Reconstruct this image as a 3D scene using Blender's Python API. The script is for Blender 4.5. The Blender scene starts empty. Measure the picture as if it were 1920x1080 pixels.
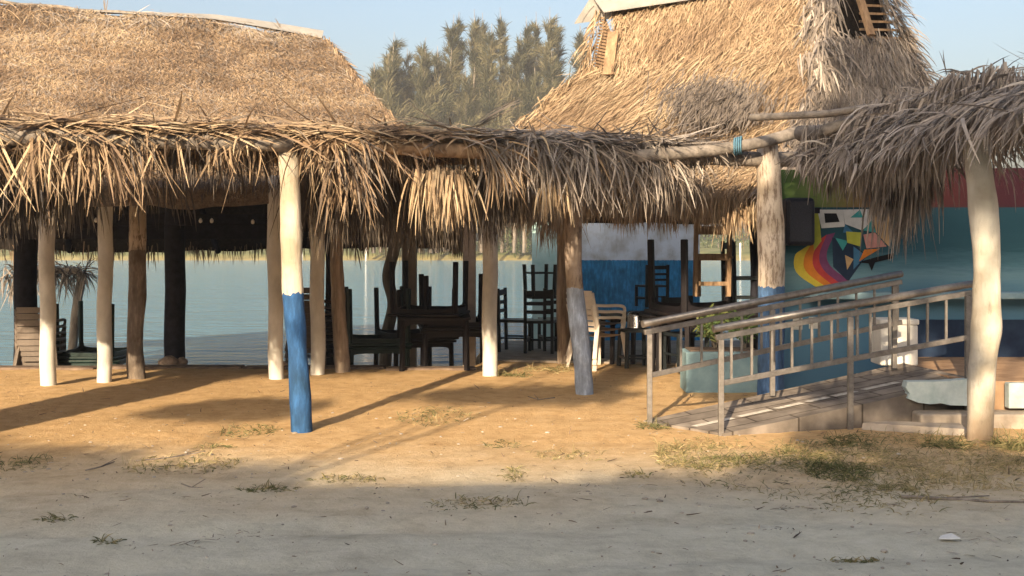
import bpy, bmesh, math, random
import numpy as np
from mathutils import Vector, Matrix, noise

R = math.radians
rng = np.random.default_rng(7)
random.seed(7)
C = bpy.context.scene.collection

# ------------------------------------------------------------------ camera
F, HY, EYE = 2200.0, 452.0, 1.6          # focal length in photo pixels, horizon row, eye height
cam = bpy.data.cameras.new('camera'); camo = bpy.data.objects.new('camera', cam); C.objects.link(camo)
camo.location = (0, 0, EYE); camo.rotation_euler = (R(90), 0, 0)
cam.sensor_width = 36; cam.lens = F / 1920 * 36; cam.shift_y = -(540 - HY) / 1920
cam.clip_start = .1; cam.clip_end = 6000
bpy.context.scene.camera = camo

# ------------------------------------------------------------------ light
SUN_EL, SUN_AZ = R(20), R(17)            # shadows run away from the camera and 17 degrees to the right
to_sun = Vector((-math.sin(SUN_AZ) * math.cos(SUN_EL), -math.cos(SUN_AZ) * math.cos(SUN_EL), math.sin(SUN_EL)))
w = bpy.data.worlds.new('World'); bpy.context.scene.world = w; w.use_nodes = True
nt = w.node_tree; bg = nt.nodes['Background']
sky = nt.nodes.new('ShaderNodeTexSky'); sky.sky_type = 'NISHITA'; sky.sun_disc = False
sky.sun_elevation = SUN_EL; sky.sun_rotation = R(180) + SUN_AZ
sky.air_density = 1.0; sky.dust_density = 6.0; sky.ozone_density = 1.0
nt.links.new(sky.outputs[0], bg.inputs[0]); bg.inputs[1].default_value = .108
sl = bpy.data.lights.new('sun', 'SUN'); sl.energy = 4.8; sl.angle = R(.55); sl.color = (1, .79, .53)
so = bpy.data.objects.new('sun', sl); C.objects.link(so); so.location = (-10, -20, 20)
so.rotation_euler = (-to_sun).to_track_quat('-Z', 'Y').to_euler()
vs = bpy.context.scene.view_settings
vs.view_transform = 'Standard'; vs.look = 'None'; vs.gamma = 1; vs.exposure = 1.25

# ------------------------------------------------------------------ helpers
def P(px, py, Y): return Vector(((px - 960) / F * Y, Y, EYE + (HY - py) / F * Y))
def G(px, py, z=0.0):
    Y = (EYE - z) * F / (py - HY); return Vector(((px - 960) / F * Y, Y, z))

def tag(o, label=None, cat=None, group=None, kind=None):
    if label: o['label'] = label
    if cat: o['category'] = cat
    if group: o['group'] = group
    if kind: o['kind'] = kind
    return o

def thing(name, label, cat, loc=(0, 0, 0), group=None):
    o = bpy.data.objects.new(name, None); C.objects.link(o); o.location = loc; o.empty_display_size = .1
    return tag(o, label, cat, group)

def link(name, me, mat, parent=None, label=None):
    o = bpy.data.objects.new(name, me); C.objects.link(o)
    for m in (mat if isinstance(mat, (list, tuple)) else [mat]): me.materials.append(m)
    if parent is not None:
        o.parent = parent
        t = parent
        while t.parent: t = t.parent
        if t.location.length > 0 and parent is t: me.transform(Matrix.Translation(-t.location))
        elif t.location.length > 0: me.transform(Matrix.Translation(-t.location))
    if label: o['label'] = label
    return o

def dup(root, loc, rot=(0, 0, 0), label=None, group=None, scale=None):
    r = root.copy(); C.objects.link(r); r.location = loc; r.rotation_euler = rot
    if scale: r.scale = (scale,) * 3
    if label: r['label'] = label
    if group: r['group'] = group
    for ch in list(root.children):
        c = ch.copy(); C.objects.link(c); c.parent = r
        for g in ch.children:
            d = g.copy(); C.objects.link(d); d.parent = c
    return r

class MB:
    """collects solid shapes into one bmesh"""
    def __init__(s): s.bm = bmesh.new(); s.mi = 0
    def _mi(s, fs):
        for f in fs: f.material_index = s.mi
    def box(s, c, size, rz=0, rot=None, bevel=0):
        M = Matrix.Translation(c) @ (rot.to_4x4() if rot is not None else Matrix.Rotation(rz, 4, 'Z')) @ Matrix.Diagonal((*size, 1))
        g = bmesh.ops.create_cube(s.bm, size=1, matrix=M)
        fs = list({f for v in g['verts'] for f in v.link_faces}); s._mi(fs)
        if bevel:
            es = list({e for v in g['verts'] for e in v.link_edges})
            r = bmesh.ops.bevel(s.bm, geom=es, offset=bevel, segments=2, affect='EDGES', profile=.5); s._mi(r['faces'])
        return s
    def bar(s, a, b, wx, wy, bevel=0, up=(0, 0, 1)):
        a, b = Vector(a), Vector(b); d = b - a
        q = d.to_track_quat('Z', 'Y')
        return s.box((a + b) / 2, (wx, wy, d.length), rot=q.to_matrix(), bevel=bevel)
    def tube(s, pts, rad, seg=10, cap=True, wob=0):
        pts = [Vector(p) for p in pts]; n = len(pts)
        if not isinstance(rad, (list, tuple)): rad = [rad] * n
        rings = []
        ref = None
        for i, p in enumerate(pts):
            t = (pts[min(i + 1, n - 1)] - pts[max(i - 1, 0)]).normalized()
            if ref is None: ref = t.orthogonal().normalized()
            ref = (ref - t * ref.dot(t)).normalized(); b = t.cross(ref)
            ring = []
            for k in range(seg):
                a = 2 * math.pi * k / seg
                r = rad[i] * (1 + (wob * noise.noise(Vector((p.x * 3 + math.cos(a) * .8, p.y * 3 + math.sin(a) * .8, p.z * 2.2))) if wob else 0))
                ring.append(s.bm.verts.new(p + ref * math.cos(a) * r + b * math.sin(a) * r))
            rings.append(ring)
        fs = []
        for i in range(n - 1):
            for k in range(seg):
                fs.append(s.bm.faces.new((rings[i][k], rings[i][(k + 1) % seg], rings[i + 1][(k + 1) % seg], rings[i + 1][k])))
        for f in fs: f.smooth = True
        if cap:
            fs.append(s.bm.faces.new(rings[0][::-1])); fs.append(s.bm.faces.new(rings[-1]))
        s._mi(fs); return s
    def lathe(s, c, prof, seg=24):
        c = Vector(c); rings = []
        for r, z in prof:
            rings.append([s.bm.verts.new(c + Vector((r * math.cos(2 * math.pi * k / seg), r * math.sin(2 * math.pi * k / seg), z))) for k in range(seg)])
        fs = []
        for a, b in zip(rings, rings[1:]):
            for k in range(seg):
                f = s.bm.faces.new((a[k], a[(k + 1) % seg], b[(k + 1) % seg], b[k])); f.smooth = True; fs.append(f)
        s._mi(fs); return s
    def prism(s, pts, ext):
        ext = Vector(ext); a = [s.bm.verts.new(Vector(p)) for p in pts]; b = [s.bm.verts.new(Vector(p) + ext) for p in pts]
        n = len(a); fs = [s.bm.faces.new(a[::-1]), s.bm.faces.new(b)]
        for k in range(n): fs.append(s.bm.faces.new((a[k], a[(k + 1) % n], b[(k + 1) % n], b[k])))
        s._mi(fs); return s
    def face(s, pts):
        f = s.bm.faces.new([s.bm.verts.new(Vector(p)) for p in pts]); s._mi([f]); return s
    def build(s, name, mat, parent=None, label=None):
        bmesh.ops.recalc_face_normals(s.bm, faces=s.bm.faces)
        me = bpy.data.meshes.new(name); s.bm.to_mesh(me); s.bm.free()
        return link(name, me, mat, parent, label)

def smooth_line(pts, n=24):
    """Catmull-Rom through points"""
    pts = [Vector(p) for p in pts]; q = [pts[0] * 2 - pts[1]] + pts + [pts[-1] * 2 - pts[-2]]; out = []
    m = len(pts) - 1
    for i in range(n + 1):
        u = i / n * m; k = min(int(u), m - 1); t = u - k
        a, b, c, d = q[k:k + 4]
        out.append(.5 * ((2 * b) + (c - a) * t + (2 * a - 5 * b + 4 * c - d) * t * t + (3 * b - a - 3 * c + d) * t ** 3))
    return out

def np_mesh(name, V, Fq, tint=None, smooth=False):
    me = bpy.data.meshes.new(name); nv = len(V); nf = len(Fq); k = Fq.shape[1]
    me.vertices.add(nv); me.vertices.foreach_set('co', V.astype(np.float32).ravel())
    me.loops.add(nf * k); me.loops.foreach_set('vertex_index', Fq.astype(np.int32).ravel())
    me.polygons.add(nf); me.polygons.foreach_set('loop_start', np.arange(0, nf * k, k, dtype=np.int32))
    me.polygons.foreach_set('loop_total', np.full(nf, k, np.int32))
    if smooth: me.polygons.foreach_set('use_smooth', np.ones(nf, bool))
    me.update(calc_edges=True)
    if tint is not None:
        a = me.attributes.new('tint', 'FLOAT', 'POINT'); a.data.foreach_set('value', tint.astype(np.float32))
    me.validate()
    return me

def nrm(a): return a / np.maximum(np.linalg.norm(a, axis=-1, keepdims=True), 1e-9)

class Rib:
    """many curved tapering leaf strips in one mesh"""
    def __init__(s): s.V = []; s.F = []; s.T = []; s.n = 0
    def add(s, root, d, L, W, droop=.0, tint=None, nseg=4, jit=.12, facing=None, tip=.12, kink=.10):
        root = np.asarray(root, float); N = len(root)
        if N == 0: return s
        d = nrm(np.broadcast_to(np.asarray(d, float), (N, 3)) + rng.normal(0, jit, (N, 3)))
        L = np.broadcast_to(np.asarray(L, float), (N,)); W = np.broadcast_to(np.asarray(W, float), (N,))
        droop = np.broadcast_to(np.asarray(droop, float), (N,))
        rv = rng.normal(0, 1, (N, 3))
        if facing is not None: rv = np.cross(np.broadcast_to(facing, (N, 3)), d) * 2.0 + rv * .6
        side = nrm(rv - d * np.sum(rv * d, 1, keepdims=True))
        p = root.copy(); step = (L / nseg)[:, None]; rings = []
        curl = rng.normal(0, kink, (N, 3))
        for k in range(nseg + 1):
            u = k / nseg
            wk = (W * (.75 + .6 * u - (1.35 - tip) * u ** 2.2) / 2)[:, None]
            rings.append(np.stack([p - side * wk, p + side * wk], 1))
            d = nrm(d + curl * (1 / nseg) * 2 + np.array([0, 0, -1.]) * (droop / nseg)[:, None])
            side = nrm(side - d * np.sum(side * d, 1, keepdims=True))
            p = p + d * step
        V = np.stack(rings, 1).reshape(N, -1, 3)
        base = (np.arange(N) * (2 * (nseg + 1)))[:, None, None] + s.n
        f = np.array([[2 * k, 2 * k + 1, 2 * k + 3, 2 * k + 2] for k in range(nseg)])[None]
        s.V.append(V.reshape(-1, 3)); s.F.append((base + f).reshape(-1, 4))
        t = np.full(N, .25) if tint is None else np.broadcast_to(np.asarray(tint, float), (N,))
        s.T.append(np.repeat(t, 2 * (nseg + 1))); s.n += N * 2 * (nseg + 1)
        return s
    def build(s, name, mat, parent=None, label=None):
        me = np_mesh(name, np.concatenate(s.V), np.concatenate(s.F), np.concatenate(s.T))
        return link(name, me, mat, parent, label)

# ------------------------------------------------------------------ materials
def newmat(name, rough=.85):
    m = bpy.data.materials.new(name); m.use_nodes = True
    n = m.node_tree.nodes; b = n['Principled BSDF']; b.inputs['Roughness'].default_value = rough
    if 'Specular IOR Level' in b.inputs: b.inputs['Specular IOR Level'].default_value = .25
    return m, n, m.node_tree.links, b

def ramp(n, stops, interp='LINEAR'):
    r = n.new('ShaderNodeValToRGB'); r.color_ramp.interpolation = interp; e = r.color_ramp.elements
    while len(e) < len(stops): e.new(.5)
    for el, (p, c) in zip(e, stops): el.position = p; el.color = (*c, 1)
    return r

def noisy(name, c0, c1, scale=8, rough=.85, bump=.3, detail=8, stretch=(1, 1, 1), bdist=.01, metal=0, spec=.25, lo=.35, hi=.65):
    m, n, l, b = newmat(name, rough)
    b.inputs['Specular IOR Level'].default_value = spec; b.inputs['Metallic'].default_value = metal
    tc = n.new('ShaderNodeTexCoord'); mp = n.new('ShaderNodeMapping'); mp.inputs['Scale'].default_value = stretch
    l.new(tc.outputs['Object'], mp.inputs[0])
    nz = n.new('ShaderNodeTexNoise'); nz.inputs['Scale'].default_value = scale; nz.inputs['Detail'].default_value = detail
    nz.inputs['Roughness'].default_value = .65
    l.new(mp.outputs[0], nz.inputs['Vector'])
    r = ramp(n, [(lo, c0), (hi, c1)]); l.new(nz.outputs['Fac'], r.inputs[0]); l.new(r.outputs[0], b.inputs['Base Color'])
    if bump:
        bp = n.new('ShaderNodeBump'); bp.inputs['Strength'].default_value = bump; bp.inputs['Distance'].default_value = bdist
        nz2 = n.new('ShaderNodeTexNoise'); nz2.inputs['Scale'].default_value = scale * 3; nz2.inputs['Detail'].default_value = 6
        l.new(mp.outputs[0], nz2.inputs['Vector']); l.new(nz2.outputs['Fac'], bp.inputs['Height']); l.new(bp.outputs[0], b.inputs['Normal'])
    return m

def leafmat(name, stops, rough=.7, trans=.15):
    m, n, l, b = newmat(name, rough)
    a = n.new('ShaderNodeAttribute'); a.attribute_name = 'tint'
    r = ramp(n, stops); l.new(a.outputs['Fac'], r.inputs[0])
    tc = n.new('ShaderNodeTexCoord'); nz = n.new('ShaderNodeTexNoise'); nz.inputs['Scale'].default_value = 14; nz.inputs['Detail'].default_value = 4
    l.new(tc.outputs['Object'], nz.inputs['Vector'])
    mx = n.new('ShaderNodeMix'); mx.data_type = 'RGBA'; mx.blend_type = 'MULTIPLY'; mx.inputs['Factor'].default_value = .5
    r2 = ramp(n, [(.3, (.45, .42, .4)), (.65, (1, 1, 1))]); l.new(nz.outputs['Fac'], r2.inputs[0])
    l.new(r.outputs[0], mx.inputs['A']); l.new(r2.outputs[0], mx.inputs['B']); l.new(mx.outputs['Result'], b.inputs['Base Color'])
    if trans:
        tb = n.new('ShaderNodeBsdfTranslucent'); l.new(mx.outputs['Result'], tb.inputs[0])
        ms = n.new('ShaderNodeMixShader'); ms.inputs[0].default_value = trans
        l.new(b.outputs[0], ms.inputs[1]); l.new(tb.outputs[0], ms.inputs[2]); l.new(ms.outputs[0], n['Material Output'].inputs[0])
    return m

# tint 0..0.5 = straw coloured palm, 0.5..1 = grey palm, for weathered leaves and for painted shade
PALM = leafmat('palm_leaf', [(0, (.12, .085, .06)), (.12, (.24, .165, .11)), (.35, (.40, .29, .185)), (.48, (.52, .415, .285)),
                             (.52, (.10, .085, .075)), (.68, (.25, .215, .19)), (.9, (.42, .37, .33)), (1, (.55, .5, .45))])
THATCH_BASE = noisy('thatch_mat', (.16, .11, .07), (.34, .25, .16), 30, bump=.8, bdist=.03)
NEEDLE = leafmat('needle_foliage', [(0, (.026, .03, .016)), (.5, (.088, .088, .046)), (1, (.19, .165, .095))], trans=.2)
LEAF = leafmat('green_leaf', [(0, (.02, .045, .014)), (.5, (.06, .105, .03)), (1, (.16, .17, .06))], trans=.25)
GRASS = leafmat('grass_blade', [(0, (.07, .085, .03)), (.4, (.16, .16, .07)), (.7, (.30, .25, .12)), (1, (.5, .4, .22))], trans=.2)
BARK = noisy('grey_bark', (.11, .09, .075), (.30, .26, .22), 9, stretch=(1, 1, .18), bump=.9, bdist=.02)
SHADE_DARK = noisy('shade_dark_thatch', (.010, .008, .008), (.03, .024, .02), 20, bump=.6)  # near-black colour paints the shade of the hut interiors onto roof undersides
OLDWOOD = noisy('weathered_wood', (.15, .11, .085), (.42, .34, .27), 12, stretch=(1, 1, .15), bump=.9, bdist=.015)
LOG = noisy('grey_log', (.12, .105, .092), (.27, .235, .205), 10, stretch=(1, 1, 1), bump=.6)
CONC_WHITE = noisy('whitewashed_concrete', (.48, .465, .43), (.66, .64, .60), 5, stretch=(1, 1, .5), bump=.35, bdist=.006)
BLACKPOST = noisy('black_painted_timber', (.008, .008, .012), (.02, .02, .03), 10, bump=.3)
CONC = noisy('grey_concrete', (.25, .21, .17), (.42, .36, .30), 4, bump=.5)
CURB = noisy('dark_curb', (.10, .07, .055), (.22, .16, .12), 6, bump=.7, bdist=.02)
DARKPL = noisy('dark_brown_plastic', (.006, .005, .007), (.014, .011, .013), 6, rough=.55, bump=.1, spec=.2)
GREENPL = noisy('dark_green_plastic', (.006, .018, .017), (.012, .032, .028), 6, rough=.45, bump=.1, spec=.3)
TANPL = noisy('tan_plastic', (.105, .085, .07), (.15, .12, .10), 5, rough=.5, bump=.05)
WHITEPL = noisy('cream_plastic', (.62, .55, .47), (.74, .68, .60), 5, rough=.45, bump=.05)
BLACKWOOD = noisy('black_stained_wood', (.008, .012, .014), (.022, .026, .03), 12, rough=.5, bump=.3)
BROWNWOOD = noisy('brown_wood', (.16, .10, .06), (.34, .23, .14), 14, stretch=(1, 1, .2), bump=.5)
STEEL = noisy('painted_grey_steel', (.17, .155, .145), (.27, .25, .235), 18, rough=.38, bump=.1, metal=.55, spec=.5)
CHROME = noisy('brushed_steel', (.55, .55, .56), (.75, .75, .76), 6, rough=.22, bump=0, metal=1)
PLANTER = noisy('pale_blue_paint', (.16, .26, .31), (.25, .37, .42), 4, bump=.3)
ROPE = noisy('blue_rope', (.06, .15, .22), (.11, .22, .30), 30, bump=.6)
SHEET = noisy('zinc_sheet', (.22, .21, .20), (.31, .295, .28), 3, rough=.5, bump=.1)
ROCK = noisy('field_stone', (.22, .16, .12), (.42, .32, .25), 7, bump=.9, bdist=.03)
WHITEP = noisy('white_board', (.66, .64, .60), (.78, .76, .72), 4, bump=.1)

def painted_post(name, upper, lower, zsplit, wood=None, dirt=.0, dirt_h=.05, rag=.11):
    """two coats of paint that meet at a ragged line, with chips showing bare wood"""
    m, n, l, b = newmat(name, .8)
    tc = n.new('ShaderNodeTexCoord'); sx = n.new('ShaderNodeSeparateXYZ'); l.new(tc.outputs['Object'], sx.inputs[0])
    nz = n.new('ShaderNodeTexNoise'); nz.inputs['Scale'].default_value = 22; nz.inputs['Detail'].default_value = 6; mq = n.new('ShaderNodeMapping'); mq.inputs['Scale'].default_value = (1, 1, .12); l.new(tc.outputs['Object'], mq.inputs[0]); l.new(mq.outputs[0], nz.inputs['Vector'])
    ad = n.new('ShaderNodeMath'); ad.operation = 'MULTIPLY_ADD'; ad.inputs[1].default_value = rag
    l.new(nz.outputs['Fac'], ad.inputs[0]); l.new(sx.outputs['Z'], ad.inputs[2])
    gt = n.new('ShaderNodeMath'); gt.operation = 'GREATER_THAN'; gt.inputs[1].default_value = zsplit + rag * .5; l.new(ad.outputs[0], gt.inputs[0])
    mx = n.new('ShaderNodeMix'); mx.data_type = 'RGBA'; l.new(gt.outputs[0], mx.inputs['Factor'])
    mp = n.new('ShaderNodeMapping'); mp.inputs['Scale'].default_value = (1, 1, .25); l.new(tc.outputs['Object'], mp.inputs[0])
    n2 = n.new('ShaderNodeTexNoise'); n2.inputs['Scale'].default_value = 20; n2.inputs['Detail'].default_value = 10; n2.inputs['Roughness'].default_value = .7
    l.new(mp.outputs[0], n2.inputs['Vector'])
    d = lambda c, k: tuple(x * k for x in c)
    ru = ramp(n, [(.30, d(upper, .62) if wood is None else wood), (.42 if wood is None else .47, upper)] if wood is None else [(.40, wood), (.50, upper)])
    rl = ramp(n, [(.3, d(lower, .55)), (.5, d(lower, .85)), (.62, d(lower, 1.25))])
    l.new(n2.outputs['Fac'], ru.inputs[0]); l.new(n2.outputs['Fac'], rl.inputs[0])
    l.new(rl.outputs[0], mx.inputs['A']); l.new(ru.outputs[0], mx.inputs['B']); sp_ = n.new('ShaderNodeMath'); sp_.operation = 'MULTIPLY_ADD'; sp_.inputs[1].default_value = -.35; l.new(n2.outputs['Fac'], sp_.inputs[0]); l.new(sx.outputs['Z'], sp_.inputs[2])
    dr = n.new('ShaderNodeMapRange'); dr.inputs['From Min'].default_value = dirt_h; dr.inputs['From Max'].default_value = -.18; dr.inputs['To Max'].default_value = dirt; l.new(sp_.outputs[0], dr.inputs['Value'])
    md = n.new('ShaderNodeMix'); md.data_type = 'RGBA'; l.new(dr.outputs[0], md.inputs['Factor']); l.new(mx.outputs['Result'], md.inputs['A']); md.inputs['B'].default_value = (.26, .17, .10, 1)
    n4 = n.new('ShaderNodeTexNoise'); n4.inputs['Scale'].default_value = 3.5; n4.inputs['Detail'].default_value = 7; l.new(tc.outputs['Object'], n4.inputs['Vector']); r4 = ramp(n, [(.35, (.68, .64, .58)), (.58, (1, 1, 1))]); l.new(n4.outputs['Fac'], r4.inputs[0])
    ms_ = n.new('ShaderNodeMix'); ms_.data_type = 'RGBA'; ms_.blend_type = 'MULTIPLY'; ms_.inputs['Factor'].default_value = 1; l.new(md.outputs['Result'], ms_.inputs['A']); l.new(r4.outputs[0], ms_.inputs['B'])
    l.new(ms_.outputs['Result'], b.inputs['Base Color'])
    bp = n.new('ShaderNodeBump'); bp.inputs['Strength'].default_value = .7; bp.inputs['Distance'].default_value = .022
    l.new(n2.outputs['Fac'], bp.inputs['Height']); l.new(bp.outputs[0], b.inputs['Normal'])
    return m

# ------------------------------------------------------------------ ground, water
def sstep(a, b, x):
    t = min(max((x - a) / (b - a), 0), 1); return t * t * (3 - 2 * t)
def ground_h(x, y):
    if y > 60:
        return -1.6 + sstep(124, 134, y) * 2.0 + sstep(134, 190, y) * .9
    z = .018 * noise.noise(Vector((x * .7, y * .7, 0))) + .010 * noise.noise(Vector((x * 2.3, y * 2.3, 3))) + .012 * noise.noise(Vector((x * 5, y * 6, 5)))
    for y0 in (5.9, 6.55, 7.6): z -= .02 * math.exp(-((y - y0 - .18 * math.sin(x * .5 + y0)) / .10) ** 2)
    k = sstep(-1.0, -.3, x)
    a = -sstep(14.7, 16.2, y) * .45 - sstep(16, 24, y) * 1.2
    b = -sstep(18.4, 21, y) * .8 - sstep(20, 25, y) * .9
    return z + a * (1 - k) + b * k
xs = np.concatenate([np.linspace(-900, -14, 24), np.linspace(-13, 13, 240), np.linspace(14, 900, 24)])
ys = np.concatenate([np.linspace(-200, 2, 26), np.linspace(2.5, 17, 170), np.linspace(17.3, 26, 30), np.linspace(30, 118, 12), np.linspace(120, 200, 30), np.linspace(260, 3000, 8)])
V = np.array([(x, y, ground_h(x, y)) for y in ys for x in xs]); nx = len(xs)
ii = np.array([(j * nx + i, j * nx + i + 1, (j + 1) * nx + i + 1, (j + 1) * nx + i) for j in range(len(ys) - 1) for i in range(nx - 1)])
m, n, l, b = newmat('bare_earth', .95)
tc = n.new('ShaderNodeTexCoord'); sx = n.new('ShaderNodeSeparateXYZ'); l.new(tc.outputs['Object'], sx.inputs[0])
nz = n.new('ShaderNodeTexNoise'); nz.inputs['Scale'].default_value = .55; nz.inputs['Detail'].default_value = 10; nz.inputs['Roughness'].default_value = .6
l.new(tc.outputs['Object'], nz.inputs['Vector'])
ma = n.new('ShaderNodeMath'); ma.operation = 'MULTIPLY_ADD'; ma.inputs[1].default_value = 3.0; l.new(nz.outputs['Fac'], ma.inputs[0]); l.new(sx.outputs['Y'], ma.inputs[2])
mr = n.new('ShaderNodeMapRange'); mr.inputs['From Min'].default_value = 7.9; mr.inputs['From Max'].default_value = 10.8; l.new(ma.outputs[0], mr.inputs['Value'])
ns = n.new('ShaderNodeTexNoise'); ns.inputs['Scale'].default_value = 6; ns.inputs['Detail'].default_value = 12; ns.inputs['Roughness'].default_value = .7; l.new(tc.outputs['Object'], ns.inputs['Vector'])
grey = ramp(n, [(.3, (.47, .44, .345)), (.5, (.59, .555, .44)), (.7, (.66, .62, .51))]); l.new(ns.outputs['Fac'], grey.inputs[0])
oran = ramp(n, [(.3, (.40, .25, .11)), (.5, (.55, .36, .175)), (.7, (.63, .44, .24))]); l.new(ns.outputs['Fac'], oran.inputs[0])
nb_ = n.new('ShaderNodeTexNoise'); nb_.inputs['Scale'].default_value = 1.4; nb_.inputs['Detail'].default_value = 9; nb_.inputs['Roughness'].default_value = .68; mpb = n.new('ShaderNodeMapping'); mpb.inputs['Scale'].default_value = (.55, 1.3, 1); l.new(tc.outputs['Object'], mpb.inputs[0]); l.new(mpb.outputs[0], nb_.inputs['Vector'])
rbl = ramp(n, [(.34, (.74, .72, .70)), (.48, (1, 1, 1)), (.62, (1.06, 1.06, 1.05)), (.70, (1.2, 1.2, 1.2))]); l.new(nb_.outputs['Fac'], rbl.inputs[0])
mgb = n.new('ShaderNodeMix'); mgb.data_type = 'RGBA'; mgb.blend_type = 'MULTIPLY'; mgb.inputs['Factor'].default_value = .85; l.new(grey.outputs[0], mgb.inputs['A']); l.new(rbl.outputs[0], mgb.inputs['B'])
mx = n.new('ShaderNodeMix'); mx.data_type = 'RGBA'; l.new(mr.outputs[0], mx.inputs['Factor']); l.new(mgb.outputs['Result'], mx.inputs['A']); l.new(oran.outputs[0], mx.inputs['B'])
gt = n.new('ShaderNodeMapRange'); gt.inputs['From Min'].default_value = 122; gt.inputs['From Max'].default_value = 132; l.new(sx.outputs['Y'], gt.inputs['Value'])
gr = ramp(n, [(.35, (.07, .09, .03)), (.65, (.18, .18, .07))]); l.new(nz.outputs['Fac'], gr.inputs[0])
mx2 = n.new('ShaderNodeMix'); mx2.data_type = 'RGBA'; l.new(gt.outputs[0], mx2.inputs['Factor']); l.new(mx.outputs['Result'], mx2.inputs['A']); l.new(gr.outputs[0], mx2.inputs['B'])
l.new(mx2.outputs['Result'], b.inputs['Base Color'])
n3 = n.new('ShaderNodeTexNoise'); n3.inputs['Scale'].default_value = 22; n3.inputs['Detail'].default_value = 10; n3.inputs['Roughness'].default_value = .75; l.new(tc.outputs['Object'], n3.inputs['Vector'])
bp = n.new('ShaderNodeBump'); bp.inputs['Strength'].default_value = .8; bp.inputs['Distance'].default_value = .03; l.new(n3.outputs['Fac'], bp.inputs['Height']); l.new(bp.outputs[0], b.inputs['Normal'])
tag(link('ground', np_mesh('ground', V, ii, smooth=True), m), kind='structure')

m, n, l, b = newmat('river_water', .09)
b.inputs['Base Color'].default_value = (.085, .175, .25, 1); b.inputs['IOR'].default_value = 1.33; b.inputs['Specular IOR Level'].default_value = .5
tc = n.new('ShaderNodeTexCoord'); hs = None
for sc, st in ((.9, (.5, 1.1, 1)), (3.0, (.4, 1.2, 1)), (.16, (.5, 1.4, 1))):
    mp = n.new('ShaderNodeMapping'); mp.inputs['Scale'].default_value = st; l.new(tc.outputs['Object'], mp.inputs[0])
    q = n.new('ShaderNodeTexNoise'); q.inputs['Scale'].default_value = sc; q.inputs['Detail'].default_value = 5; l.new(mp.outputs[0], q.inputs['Vector'])
    if hs is None: hs = q.outputs['Fac']
    else:
        k = n.new('ShaderNodeMath'); k.operation = 'ADD'; l.new(hs, k.inputs[0]); l.new(q.outputs['Fac'], k.inputs[1]); hs = k.outputs[0]
bp = n.new('ShaderNodeBump'); bp.inputs['Strength'].default_value = 1.0; bp.inputs['Distance'].default_value = .5; l.new(hs, bp.inputs['Height']); l.new(bp.outputs[0], b.inputs['Normal'])
mb = MB(); mb.face([(-900, 15.9, -.53), (900, 15.9, -.53), (900, 133, -.53), (-900, 133, -.53)])
tag(mb.build('river_water', m), kind='structure')

# ------------------------------------------------------------------ left thatched hut
def resamp(pts, n):
    pts = [np.array(p, float) for p in pts]; seg = [np.linalg.norm(b - a) for a, b in zip(pts, pts[1:])]
    cum = np.concatenate([[0], np.cumsum(seg)]); t = np.linspace(0, cum[-1], n)
    return np.stack([np.interp(t, cum, [p[i] for p in pts]) for i in range(3)], 1)

def patch_pt(top, bot, u, v, sag):
    """u along, v down (0 top .. 1 bottom); arrays"""
    n = len(top); x = np.clip(u, 0, 1) * (n - 1); k = np.minimum(x.astype(int), n - 2); f = (x - k)[:, None]
    a = top[k] * (1 - f) + top[k + 1] * f; b = bot[k] * (1 - f) + bot[k + 1] * f
    p = a * (1 - v[:, None]) + b * v[:, None]
    p[:, 2] -= sag * np.sin(math.pi * v) ; return p

def roof_shell(faces, thick, name, mat, parent, nu=40, nv=20):
    Vs, Fs, off = [], [], 0
    for top, bot, sag in faces:
        t, b_ = resamp(top, 30), resamp(bot, 30)
        U, W_ = np.meshgrid(np.linspace(0, 1, nu), np.linspace(0, 1, nv)); p = patch_pt(t, b_, U.ravel(), W_.ravel(), sag)
        p[:, 2] += np.array([.06 * noise.noise(Vector(q) * 1.6) + .03 * noise.noise(Vector(q) * 6) for q in p])
        lo = p.copy(); lo[:, 2] -= thick
        for layer in (p, lo):
            Vs.append(layer)
            f = np.array([(j * nu + i, j * nu + i + 1, (j + 1) * nu + i + 1, (j + 1) * nu + i) for j in range(nv - 1) for i in range(nu - 1)]) + off
            Fs.append(f); off += len(layer)
        a0 = off - 2 * nu * nv; b0 = off - nu * nv                      # rim strips closing the shell
        rim = [j * nu for j in range(nv)] + [(nv - 1) * nu + i for i in range(1, nu)] + [j * nu + nu - 1 for j in range(nv - 2, -1, -1)] + [i for i in range(nu - 2, 0, -1)]
        Fs.append(np.array([(a0 + rim[k], a0 + rim[(k + 1) % len(rim)], b0 + rim[(k + 1) % len(rim)], b0 + rim[k]) for k in range(len(rim))]))
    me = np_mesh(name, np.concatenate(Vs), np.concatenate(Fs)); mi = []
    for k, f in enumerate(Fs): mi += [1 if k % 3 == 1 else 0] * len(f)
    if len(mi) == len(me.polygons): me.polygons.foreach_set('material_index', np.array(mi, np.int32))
    return link(name, me, [mat, SHADE_DARK], parent)

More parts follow.
